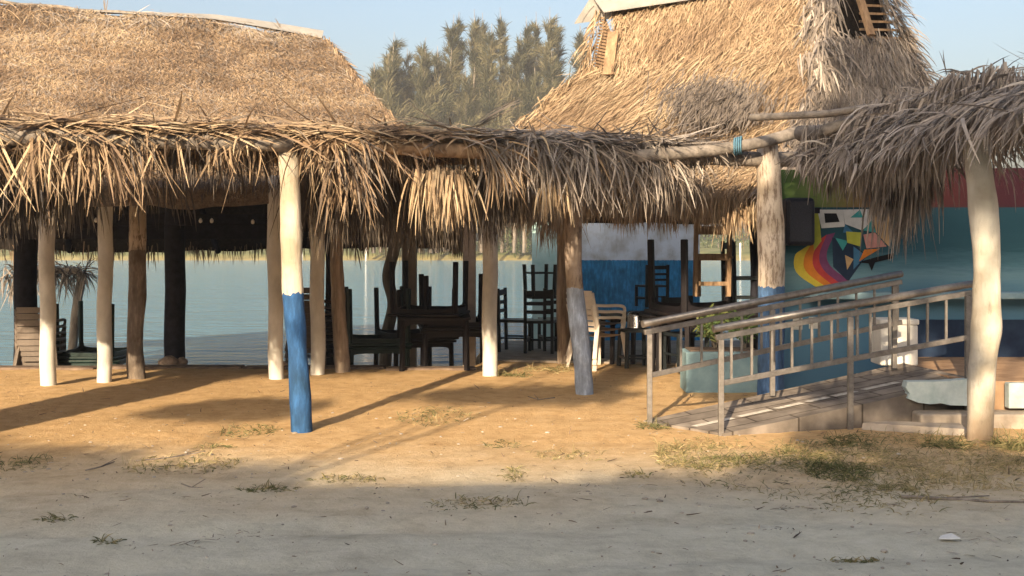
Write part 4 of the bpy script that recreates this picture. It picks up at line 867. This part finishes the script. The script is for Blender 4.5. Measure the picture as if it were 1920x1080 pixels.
# planter with shrubs, cooler, umbrella, string of bulbs, stone footings
pl = thing('planter_box', 'pale blue concrete planter box behind the railing', 'planter', spot(1352, 12.6, 0))
c0 = spot(1352, 12.6, 0); mb = MB(); mb.box(c0 + Vector((0, 0, .21)), (.82, .45, .44), bevel=.015); mb.build('box', PLANTER, pl)
mb = MB(); mb.box(c0 + Vector((0, 0, .436)), (.72, .36, .02)); mb.build('soil', CURB, pl)
def shrub(name, label, cat, c, rad, h, n, L, W, tint, stems=6, sc=(1, 1)):
    t = thing(name, label, cat, c); mb = MB(); c = Vector(c); tips = []
    for k in range(stems):
        a = rng.uniform(0, 6.28); e = c + Vector((math.cos(a) * rad * .7 * sc[0], math.sin(a) * rad * .7 * sc[1], h * rng.uniform(.6, .95))); mid = c.lerp(e, .5) + Vector((0, 0, h * .1)); tips.append((mid, e))
        mb.tube([c + Vector((0, 0, -.02)), mid, e], [.012, .008, .004], 5)
    mb.build('stem', BARK, t); rb = Rib(); k = rng.integers(0, stems, n); u = rng.random(n)
    q = np.array([np.array(tips[i][0]) * (1 - a) + np.array(tips[i][1]) * a for i, a in zip(k, u)]) + rng.normal(0, rad * .28, (n, 3)) * [sc[0], sc[1], .8]
    q[:, 2] = np.maximum(q[:, 2], c.z + .02)
    rb.add(q, rng.normal(0, 1, (n, 3)) + [0, 0, .5], rng.uniform(*L, n), rng.uniform(*W, n), .6, rng.uniform(*tint, n), nseg=3, jit=.3); rb.build('foliage', LEAF, t); return t
shrub('potted_shrub', 'yellowish leafy shrub growing at the left end of the blue planter', 'shrub', c0 + Vector((-.06, .02, .44)), .17, .42, 480, (.05, .11), (.02, .04), (.4, 1))
shrub('potted_shrub', 'dark green leafy shrub growing at the right end of the blue planter', 'shrub', c0 + Vector((.26, .04, .44)), .16, .34, 420, (.04, .09), (.02, .04), (.0, .6))
co = thing('cooler_box', 'white cooler box standing against the wall at the top of the ramp', 'cooler', (4.0, 12.0, .37))
k = spot(1676, 11.75, .37); co.location = k
mb = MB(); mb.box(k + Vector((0, 0, .20)), (.37, .34, .40), bevel=.015); mb.build('body', WHITEP, co)
mb = MB(); mb.box(k + Vector((0, 0, .43)), (.39, .36, .055), bevel=.012); mb.build('lid', WHITEP, co)
um = thing('palm_umbrella', 'small palm-thatch sunshade on a bent grey trunk at the water edge', 'sunshade', spot(145, 19, -.6))
mb = MB(); mb.tube(smooth_line([P(133, 690, 19), P(140, 610, 19), P(148, 550, 19), P(152, 522, 19), P(140, 508, 19), P(105, 508, 19)], 22), [.07] * 14 + [.06] * 9, 10, wob=.2); mb.build('trunk', BARK, um)
rb = Rib(); q = np.array(resamp([P(10, 512, 19), P(60, 505, 19), P(150, 506, 19)], 260)); rb.add(q + rng.normal(0, .05, (260, 3)), np.array([.1, -.5, -.3]), rng.uniform(.3, .7, 260), .025, 1.2, rng.uniform(.55, .9, 260), jit=.6)
q = np.array([P(158, 512, 19)] * 50); rb.add(q, np.array([.5, -.3, .2]), rng.uniform(.2, .5, 50), .02, 1.3, rng.uniform(.55, .9, 50), jit=.5); rb.build('thatch', PALM, um)
tk = thing('bent_trunk', 'bent grey tree trunk standing at the water edge behind the dark tables', 'tree trunk', spot(735, 17, -.5))
mb = MB(); mb.tube(smooth_line([P(722, 690, 17), P(725, 630, 17), P(736, 570, 17), P(728, 520, 17), P(738, 470, 17), P(752, 400, 17)], 26), [.085] * 27, 10, wob=.2); mb.build('trunk', BARK, tk)
mb = MB(); mb.tube([P(736, 480, 17), P(765, 430, 17), P(790, 400, 17)], [.05, .04, .03], 8); mb.build('limb', BARK, tk)
for px, w_, Y in ((768, 26, 17.2), (880, 24, 15.6)):
    t = thing('concrete_post', 'slim tan concrete post standing %s' % ('behind the upturned near-black table' if px < 800 else 'at the right edge of the dark tables in the middle'), 'post', spot(px, Y, -.4))
    mb = MB(); a = spot(px, Y, -.4); mb.box(a + Vector((0, 0, 1.4)), (w_ / F * Y, w_ / F * Y, 2.8), bevel=.01); mb.build('shaft', noisy('tan_concrete', (.34, .28, .23), (.46, .39, .33), 5), t)
ls = thing('string_lights', 'thin wire with small pale bulbs strung under the left hut roof', 'string lights', P(300, 425, 14.6))
mb = MB(); mb.tube([P(150, 424, 14.6), P(320, 423, 14.7), P(505, 420, 14.9)], .005, 5); mb.build('wire', BLACKPOST, ls)
for px, py in ((180, 413), (376, 414), (397, 414), (474, 416)):
    mb = MB(); q = P(px, py, 14.65); mb.lathe(q - Vector((0, 0, .025)), [(0, -.005), (.018, .004), (.024, .022), (.018, .042), (.010, .055), (0, .06)], 12); mb.build('bulb', WHITEP, ls)
def stone(c, s, label):
    bm = bmesh.new(); bmesh.ops.create_icosphere(bm, subdivisions=3, radius=1)
    for v_ in bm.verts: v_.co = Vector((v_.co.x * s[0], v_.co.y * s[1], v_.co.z * s[2])) * (1 + .28 * noise.noise(v_.co * 1.6 + Vector(c))); 
    for f in bm.faces: f.smooth = True
    me = bpy.data.meshes.new('field_stone'); bm.to_mesh(me); bm.free(); o = link('field_stone', me, ROCK); o.location = c; tag(o, label, 'stone'); return o
stone(spot(316, 15.0, .03), (.12, .10, .11), 'rounded brown stone at the foot of the black timber column, beyond the curb')
stone(spot(340, 15.1, .02), (.08, .08, .09), 'smaller reddish stone right of the rounded one by the black column')
stone(spot(525, 14.9, -.0), (.13, .1, .08), 'flat stone just behind the foot of a white column beside the blue post')
wt = thing('unseen_shade_tank', 'unseen black tank added left of the pergola to cast a band of shade', 'water tank', (-5.25, 8.45, 0))  # added out of view, only to throw the wide shade band
mb = MB(); mb.lathe((-5.25, 8.45, 0), [(0, 0), (.48, 0), (.50, .03), (.49, .4), (.51, .43), (.49, .46), (.49, .9), (.51, .93), (.49, .96), (.49, 1.5), (.51, 1.53), (.47, 1.75), (.30, 2.0), (.20, 2.06), (0, 2.07)], 32); mb.build('tank_body', noisy('black_tank', (.015, .015, .017), (.03, .03, .032), 4, rough=.5), wt)
mb = MB(); mb.lathe((-5.25, 8.45, 2.06), [(0, .05), (.2, .045), (.22, .0), (.2, -.01)], 24); mb.build('lid', DARKPL, wt)

# ------------------------------------------------------------------ far bank trees
def casuarina(px, ytop, Y, wide, label, nb=84, lean=0):
    wide *= 1.0
    base = spot(px, Y, .3); H = EYE + (HY - ytop) / F * Y - .3; t = thing('casuarina_tree', label, 'tree', base, 'casuarina trees on the far bank')
    tip = base + Vector((lean, 0, H)); mb = MB(); mb.tube([base.lerp(tip, k / 6) + Vector((.15 * math.sin(k * 2 + px), 0, 0)) for k in range(7)], [.22, .19, .16, .13, .09, .05, .02], 7); mb.build('trunk', BARK, t)
    rb = Rib(); Q, D, Ls, Tn = [], [], [], []
    for i in range(nb):
        u = .10 + .90 * (i + rng.random()) / nb; a = rng.uniform(0, 6.28); o = base.lerp(tip, u * .93)
        bl = wide * 1.45 * max(1.02 - u, .03) * rng.lognormal(-.25, .45) + .2; el = rng.uniform(.7, 1.4); dr = np.array([math.cos(a) * math.cos(el), math.sin(a) * math.cos(el), math.sin(el)])
        m_ = int(40 + 36 * bl); s = rng.random(m_) ** .7 * bl * 1.5
        q = np.array(o)[None] + dr[None] * s[:, None] + rng.normal(0, .10 + .09 * bl * .5, (m_, 3)); q[:, 2] -= .04 * s ** 2 * .3
        Q.append(q); D.append(dr[None] * 1.0 + rng.normal(0, .35, (m_, 3)) + [.15, 0, .35]); Ls.append(rng.uniform(.4, 1.3, m_)); Tn.append(np.clip(rng.normal(.48 + rng.normal(0, .28), .2, m_), 0, 1))
    Q = np.concatenate(Q); rb.add(Q, np.concatenate(D), np.concatenate(Ls), rng.uniform(.04, .11, len(Q)), .5, np.concatenate(Tn), nseg=2, jit=.1); rb.build('crown', NEEDLE, t)
TR = [(690, 118, 128, 2.4, 'short feathery tree at the left end of the far tree row, by the brown roof'), (712, 82, 133, 2.6, 'feathery tree with a thin forked tip, second from the left in the far row'),
      (737, 60, 129, 3.0, 'dense dark tree with a blunt rounded top left of the gap in the far row'), (775, 70, 136, 2.8, 'lower slanting feathery tree just right of the blunt-topped one'), (806, 92, 127, 3.0, 'low bushy tree in the dip left of the tall ones'),
      (832, 27, 131, 2.6, 'tall tree with a dark tip, first tall one from the left'), (855, 22, 135, 2.6, 'tall pale slender tree right of the first dark tip'), (884, 17, 129, 2.8, 'tall tree with ragged open crown in the middle of the far row'),
      (902, 24, 137, 2.6, 'tall tree close behind the ragged one in the middle'), (920, 45, 126, 3.2, 'shorter brownish full tree in front of the middle of the row'), (942, 14, 133, 2.4, 'very tall thin-spired tree just right of the middle'), (962, 60, 128, 3.2, 'short brownish tree beneath the thin spire'),
      (986, 30, 131, 2.6, 'slender tree in the right half of the row'), (1003, 22, 136, 2.4, 'tall slender spire left of the tallest right-hand tree'), (1027, 13, 129, 2.9, 'tallest tree at the right of the row, tips leaning right'), (1043, 27, 134, 2.3, 'narrow tree against the open sky at the right of the row'),
      (1080, 46, 131, 2.6, 'lone tree right of the sky gap, beside the golden roof'), (1099, 49, 137, 2.4, 'lone slender tree touching the golden roof ridge')]
for a in TR: casuarina(*a, lean=rng.normal(0.4, .5))
for i in range(26):      # undergrowth trees that close the row lower down
    casuarina(rng.uniform(690, 1070), rng.uniform(85, 185), rng.uniform(124, 140), 3.2, 'lower bushy tree filling the gaps between the tall feathery trees', 46)
def far_bush(px, Y, w_, h, label):
    c = spot(px, Y, .3); t = thing('river_bush', label, 'bush', c, 'bushes on the far bank'); rb = Rib(); N = 900
    q = rng.normal(0, 1, (N, 3)); q = nrm(q) * (rng.random((N, 1)) ** .4) * [w_, w_ * .6, h * .6] + np.array(c) + [0, 0, h * .45]
    q += .35 * np.array([[noise.noise(Vector(a) * .6)] * 3 for a in q]) * h * .4
    rb.add(q, rng.normal(0, 1, (N, 3)) + [0, 0, .4], rng.uniform(.25, .6, N), rng.uniform(.08, .2, N), .3, rng.uniform(.2, 1, N), nseg=2, jit=.2); rb.build('foliage', LEAF, t)
    mb = MB(); mb.tube([c - Vector((0, 0, .2)), c + Vector((.1, 0, h * .6))], [.1, .04], 6); mb.build('stem', BARK, t)
for i, px in enumerate(range(-420, 2300, 85)):
    far_bush(px + rng.uniform(-25, 25), rng.uniform(150, 165), rng.uniform(3, 5), rng.uniform(2.5, 5), 'rounded green bush in the hedge along the far bank')
far_bush(975, 131, 2.2, 3.4, 'big yellow-green bush on the far bank, seen left of the turquoise pillar'); far_bush(945, 134, 2.0, 3.0, 'olive bush on the far bank just right of the white column in the middle')
for px in (566, 686, 1388):
    t = thing('mooring_post', 'thin white post at the far water edge %s' % {566: 'right of the white and blue post', 686: 'above the green upturned table legs', 1388: 'beside the wooden frame under the golden hut'}[px], 'post', spot(px, 126, -.6))
    mb = MB(); a = spot(px, 126, -.6); mb.tube([a, a + Vector((0, 0, 1.9))], .10, 8); mb.lathe(a + Vector((0, 0, 1.9)), [(.10, 0), (.13, .02), (.12, .08), (0, .12)], 8); mb.build('shaft', WHITEP, t)

# ------------------------------------------------------------------ grass, weeds, litter
def weed(label, px, py, wpx, hpx, n, tint, H=(.025, .085)):
    n = int(n * 2.2); tint = (tint[0], min(tint[1] + .2, 1))
    c = G(px, py); s = c.y / F; a = wpx * s / 2; bdep = max(hpx * s * 3.2, .05)
    o = Rib(); ra = rng.random(n) ** .6; th = rng.uniform(0, 6.283, n); q = np.stack([np.cos(th) * ra * a, np.sin(th) * ra * bdep, 0 * ra], 1) * rng.uniform(.9, 1.1, (n, 1)) + np.array([c.x, c.y, 0]); q[:, 2] = [ground_h(x, y) - .005 for x, y in q[:, :2]]
    d = rng.normal(0, .75, (n, 3)); d[:, 2] = np.abs(d[:, 2]) * .5 + .12
    o.add(q, d, rng.uniform(*H, n), rng.uniform(.004, .011, n), 1.3, rng.uniform(*tint, n), nseg=3, jit=.1)
    ob = o.build('weed_patch', GRASS); tag(ob, label, 'weeds', 'weed patches on the sand'); return ob
weed('green weed patch left of the foot of the white and blue post', 465, 808, 115, 26, 520, (0, .55))
weed('green grass patch at the left edge of the photo on the grey ground', 35, 868, 130, 24, 520, (0, .55))
weed('wide dry weed patch with pale stalks in the left foreground', 345, 872, 230, 30, 800, (.2, .9))
weed('thin weeds just above the wide dry patch', 405, 840, 90, 10, 160, (.1, .7))
weed('dry brushy weed patch behind the white and blue post, in half shade', 815, 782, 150, 34, 800, (.15, .9))
weed('small green weed sprout on the sunlit sand in the middle', 948, 832, 80, 14, 220, (0, .5))
weed('small rounded weed sprout nearer than the green one in the middle', 965, 890, 56, 20, 190, (.05, .6))
weed('pale dry grass patch right of the sprouts on the sunlit sand', 1065, 852, 150, 18, 320, (.4, 1))
weed('dark low weeds in the left half along the shade edge', 500, 915, 120, 14, 300, (.0, .6))
weed('thin long strip of weeds along the shade edge', 655, 898, 150, 10, 260, (.05, .7))
weed('grey matted weed strip in the shade at lower centre', 895, 945, 200, 14, 420, (.1, .8))
weed('green weeds at the foot of the middle white column', 960, 704, 80, 10, 260, (0, .6), (.05, .16))
weed('yellow dry tuft between the middle white column and the leaning post', 1035, 694, 90, 16, 360, (.4, 1), (.05, .18))
weed('dense dark green weed clump in the shade in front of the ramp', 1570, 886, 120, 26, 800, (0, .35), (.05, .14))
weed('bright green tuft at the foot of the far railing post', 1225, 800, 60, 12, 200, (0, .45), (.05, .14))
weed('green tuft left of the crooked white post', 1775, 836, 90, 16, 360, (0, .5), (.06, .2))
weed('green grass right of the crooked white post', 1900, 838, 70, 22, 420, (0, .5), (.08, .22))
weed('green tuft growing around the middle railing post', 1590, 828, 110, 20, 360, (.0, .6), (.05, .15))
weed('dark weed wisp on the grey ground at left', 105, 976, 70, 8, 120, (.0, .5)); weed('small brown wisp on the grey ground below the dry patch', 195, 1016, 60, 6, 90, (.1, .6))
weed('small weed wisp at the lower right of the grey ground', 1610, 1048, 120, 6, 140, (.1, .7))
weed('small dead weed on sunlit sand right of centre', 1195, 892, 50, 8, 110, (.1, .6))
o = Rib(); N = 60000
px = 1230 + 800 * rng.random(N) ** .85; py = np.interp(px, [1230, 1400, 1600, 1920], [850, 862, 872, 872]) + rng.normal(0, 1, N) * np.interp(px, [1230, 1400, 1650, 1920], [14, 26, 38, 40])
keep = (py > 812) & (py < 965); px, py = px[keep], py[keep]; N = len(px)
q = np.array([G(a, b_) for a, b_ in zip(px, py)]); k = np.array([noise.noise(Vector((x * 1.3, y * 1.3, 9))) for x, y in q[:, :2]]) + .5 * np.array([noise.noise(Vector((x * 3.4, y * 3.4, 4))) for x, y in q[:, :2]]) > rng.normal(-.02, .16, N) ; k |= rng.random(N) < .10; q = q[k]; N = len(q)
q[:, 2] = [ground_h(x, y) - .004 for x, y in q[:, :2]]
d = rng.normal(0, .9, (N, 3)); d[:, 2] = np.abs(d[:, 2]) * .5 + .12
o.add(q, d, rng.uniform(.03, .10, N), rng.uniform(.003, .009, N), 1.2, np.clip(.62 + .4 * np.array([noise.noise(Vector((x * .8, y * .8, 2))) for x, y in q[:, :2]]) + rng.normal(0, .18, N), 0, 1), nseg=3)
tag(o.build('dry_grass', GRASS), 'thin yellow dry grass spread in front of the ramp and railing', 'grass', kind='stuff')
LIT = leafmat('litter', [(0, (.05, .035, .025)), (.5, (.20, .14, .09)), (.8, (.4, .33, .25)), (1, (.62, .58, .52))], trans=0)
o = Rib(); N = 2200; q = np.stack([rng.uniform(-6, 6, N), 5.0 + 9 * rng.random(N) ** 1.1, np.zeros(N)], 1); q[:, 2] = [ground_h(x, y) + .004 for x, y in q[:, :2]]
d = rng.normal(0, 1, (N, 3)); d[:, 2] = np.abs(rng.normal(0, .1, N)); o.add(q, d, np.minimum(rng.exponential(.035, N) + .012, .10), rng.uniform(.003, .014, N), .1, rng.random(N) ** 1.3, nseg=3, facing=np.array([0, 0, 1.]))
N = 420; q = np.stack([rng.uniform(-5, 5, N), rng.uniform(5.2, 9.5, N), np.zeros(N)], 1); cl = rng.integers(0, 26, N); cc = np.stack([rng.uniform(-4, 4, 26), rng.uniform(5.5, 9.5, 26)], 1); q[:, :2] = cc[cl] + rng.normal(0, 1, (N, 2)) * [.18, .07]
q[:, 2] = [ground_h(x, y) + .004 for x, y in q[:, :2]]; d = rng.normal(0, 1, (N, 3)) * [1, .6, .15]; o.add(q, d, rng.uniform(.02, .10, N), rng.uniform(.004, .01, N), .15, rng.random(N) * .8, nseg=3, facing=np.array([0, 0, 1.]))
tag(o.build('leaf_litter', LIT), 'twigs, dry leaf bits and scraps scattered over the bare ground', 'litter', kind='stuff')
PEB = noisy('pebble_stone', (.22, .19, .16), (.48, .43, .37), 3)
bm = bmesh.new()
for i in range(700):
    x, y = rng.uniform(-4.5, 4.5), 5.0 + 6 * rng.random() ** 1.3; r_ = .003 + rng.exponential(.004)
    bmesh.ops.create_icosphere(bm, subdivisions=1, radius=min(r_, .016), matrix=Matrix.Translation((x, y, ground_h(x, y) + r_ * .2)) @ Matrix.Diagonal((rng.uniform(.8, 1.6), 1, .6, 1)))
me = bpy.data.meshes.new('pebbles'); bm.to_mesh(me); bm.free(); tag(link('pebbles', me, PEB), 'small pale pebbles strewn over the grey ground', 'pebbles', kind='stuff')
for pts_, r_, lab in (([(255, 866), (330, 857), (385, 850)], .007, 'long pale stalk lying across the wide dry weed patch'), ([(160, 882), (190, 878), (215, 864)], .006, 'crooked dark twig left of the wide dry weed patch'),
                      ([(340, 906), (360, 909), (380, 910)], .006, 'short dark stick on the grey ground below the dry patch'), ([(1690, 935), (1760, 938), (1850, 941), (1930, 945)], .012, 'long dry branch lying along the edge of the grass at lower right'),
                      ([(1040, 746), (1010, 748), (990, 744)], .007, 'small dark twig on the lit sand left of the leaning post')):
    c_ = G(*pts_[1]); t = thing('fallen_stick', lab, 'stick', c_); mb = MB(); mb.tube(smooth_line([G(*a) + Vector((0, 0, ground_h(G(*a).x, G(*a).y) + r_ * .8)) for a in pts_], 12), [r_ * (1 - .04 * k) for k in range(13)], 7, wob=.3); mb.build('stem', BARK, t)
    e = G(*pts_[-1]); mb = MB(); mb.tube([c_ + Vector((0, 0, ground_h(c_.x, c_.y) + r_)), c_.lerp(e, .6) + Vector((.02, .10, .02))], [r_ * .6, r_ * .3], 5); mb.build('side_twig', BARK, t)
pp = thing('paper_scrap', 'pale crumpled paper scrap lying on the grey ground at lower right', 'paper', G(1780, 1013)); q = G(1780, 1013)
mb = MB(); mb.prism([q + Vector(v_) for v_ in ((-.055, 0, .006), (.0, -.03, .012), (.06, .0, .008), (.03, .05, .022), (-.03, .045, .01))], (0, .002, .004)); mb.build('sheet', WHITEP, pp)

# ------------------------------------------------------------------ unseen building and trees added behind the viewer to cast shade
YB = -11.5; ht = (7.3 - YB) / math.cos(SUN_AZ) * math.tan(SUN_EL)
bd = thing('unseen_shade_building', 'long plain unseen building added behind the viewer to shade the foreground', 'building', (-4, YB - 4, 0))
mb = MB(); mb.box((-4, YB - 4, ht / 2 - .1), (46, 8, ht + .2)); mb.build('walls', WHITEP, bd)  # added block sized for the shade edge, white to bounce light forward
for k in range(12):
    for z in (1.4, 4.4):
        mb = MB(); mb.box((-24 + k * 3.6, YB + .02, z + .1), (1.4, .06, 1.3)); mb.build('window', DARKPL, bd)
mb = MB(); mb.box((-4, YB - 4, ht + .05), (46.4, 8.4, .12)); mb.build('roof_slab', CONC, bd)
def shade_tree(label, targets, dist, base, n=1100):
    """a roadside tree whose leaf clumps stand in the sun's way to the places that lie in shade"""
    t = thing('unseen_shade_tree', label, 'tree', base, 'unseen shade trees'); b0 = Vector(base); rb = Rib(); cl = []
    for p, r_, ds in targets: cl.append((Vector(p) + to_sun * (dist + ds), r_))
    cen = sum((c for c, _ in cl), Vector()) / len(cl); fork = Vector((b0.x, b0.y, max(cen.z * .55, 3)))
    mb = MB(); mb.tube([b0 - Vector((0, 0, .1)), b0.lerp(fork, .5) + Vector((.1, 0, 0)), fork], [.16, .12, .07], 10, wob=.15); mb.build('trunk', BARK, t)
    for c, r_ in cl:
        mb = MB(); mb.tube(smooth_line([fork, fork.lerp(c, .6) + Vector((0, 0, .3)), c], 6), [.03, .026, .022, .02, .016, .012, .01], 6); mb.build('limb', BARK, t)
        q = nrm(rng.normal(0, 1, (n, 3))) * (rng.random((n, 1)) ** .4) * np.array(r_) + np.array(c)
        rb.add(q, rng.normal(0, 1, (n, 3)), rng.uniform(.12, .3, n), rng.uniform(.05, .12, n), .4, rng.random(n), nseg=2, jit=.2)
    rb.build('crown', LEAF, t)
bs = lambda x, dist: Vector((x - math.sin(SUN_AZ) * dist * math.cos(SUN_EL), 10 - math.cos(SUN_AZ) * dist * math.cos(SUN_EL), 0))
shade_tree('unseen leafy tree behind the viewer, clumps placed to shade the grey shelter', [((2.9, 10.6, 2.40), (.75, .7, .85), 0), ((3.5, 10.0, 2.35), (.8, .7, .85), .5), ((4.1, 9.4, 2.35), (.8, .8, .85), 1), ((4.8, 8.9, 2.3), (.8, .8, .9), 2), ((5.5, 9.2, 2.3), (.8, .8, .9), 1), ((3.4, 10.2, 3.4), (.8, .7, .6), 1), ((4.4, 9.6, 3.4), (.9, .7, .6), 1), ((5.5, 9.4, 3.3), (.8, .7, .7), 1.5), ((2.72, 11.7, 1.75), (.25, .4, .5), 0), ((3.3, 12.3, .55), (.7, .5, .5), 1), ((2.35, 12.3, .25), (.55, .4, .35), 0), ((3.5, 10.9, .12), (.7, .5, .18), 0), ((2.75, 9.35, .08), (.5, .3, .13), -1), ((4.7, 13.9, 3.2), (.95, .6, .7), 2), ((4.6, 14.3, 4.1), (.85, .6, .7), 1), ((4.5, 14.9, 5.0), (.55, .6, .6), 2), ((5.5, 14.2, 2.8), (.8, .6, .8), 1)], 15.5, bs(3.6, 15.5))
shade_tree('unseen low leafy tree added behind the viewer to roughen the shade edge', [((-3.4, 8.2, 0), (.7, .5, .12), 0), ((-1.9, 7.5, 0), (.5, .5, .10), 1), ((.9, 7.35, 0), (.6, .5, .07), 1), ((2.1, 7.9, 0), (.6, .5, .12), 0), ((3.3, 8.3, 0), (.7, .5, .12), 1), ((4.4, 8.0, 0), (.7, .5, .12), 0)], 17, bs(.5, 17))
shade_tree('unseen leafy tree behind the viewer, clumps placed to dapple the sand', [((-2.6, 11.2, 0), (.8, .4, .14), 0), ((-4.3, 8.5, 0), (1.3, .6, .14), -1), ((-2.4, 7.7, 0), (1.0, .5, .08), 0), ((.1, 12.1, .05), (1.2, .5, .16), 1), ((-.2, 11.6, 2.1), (.6, .4, .25), 0), ((.72, 12.2, .7), (.22, .4, .75), .5), ((.9, 11.6, 2.2), (.6, .4, .3), -1)], 15.0, bs(-1.2, 15))

# ------------------------------------------------------------------ air
hz = MB(); hz.box((0, 105, 14), (420, 290, 34)); hm = bpy.data.materials.new('haze'); hm.use_nodes = True; hn = hm.node_tree.nodes; hn.remove(hn['Principled BSDF'])
pv = hn.new('ShaderNodeVolumePrincipled'); pv.inputs['Color'].default_value = (.9, .93, 1, 1); pv.inputs['Density'].default_value = .0008; pv.inputs['Anisotropy'].default_value = .0
hm.node_tree.links.new(pv.outputs[0], hn['Material Output'].inputs['Volume']); tag(hz.build('haze', hm), 'thin pale haze in the air over the river', 'haze', kind='stuff')
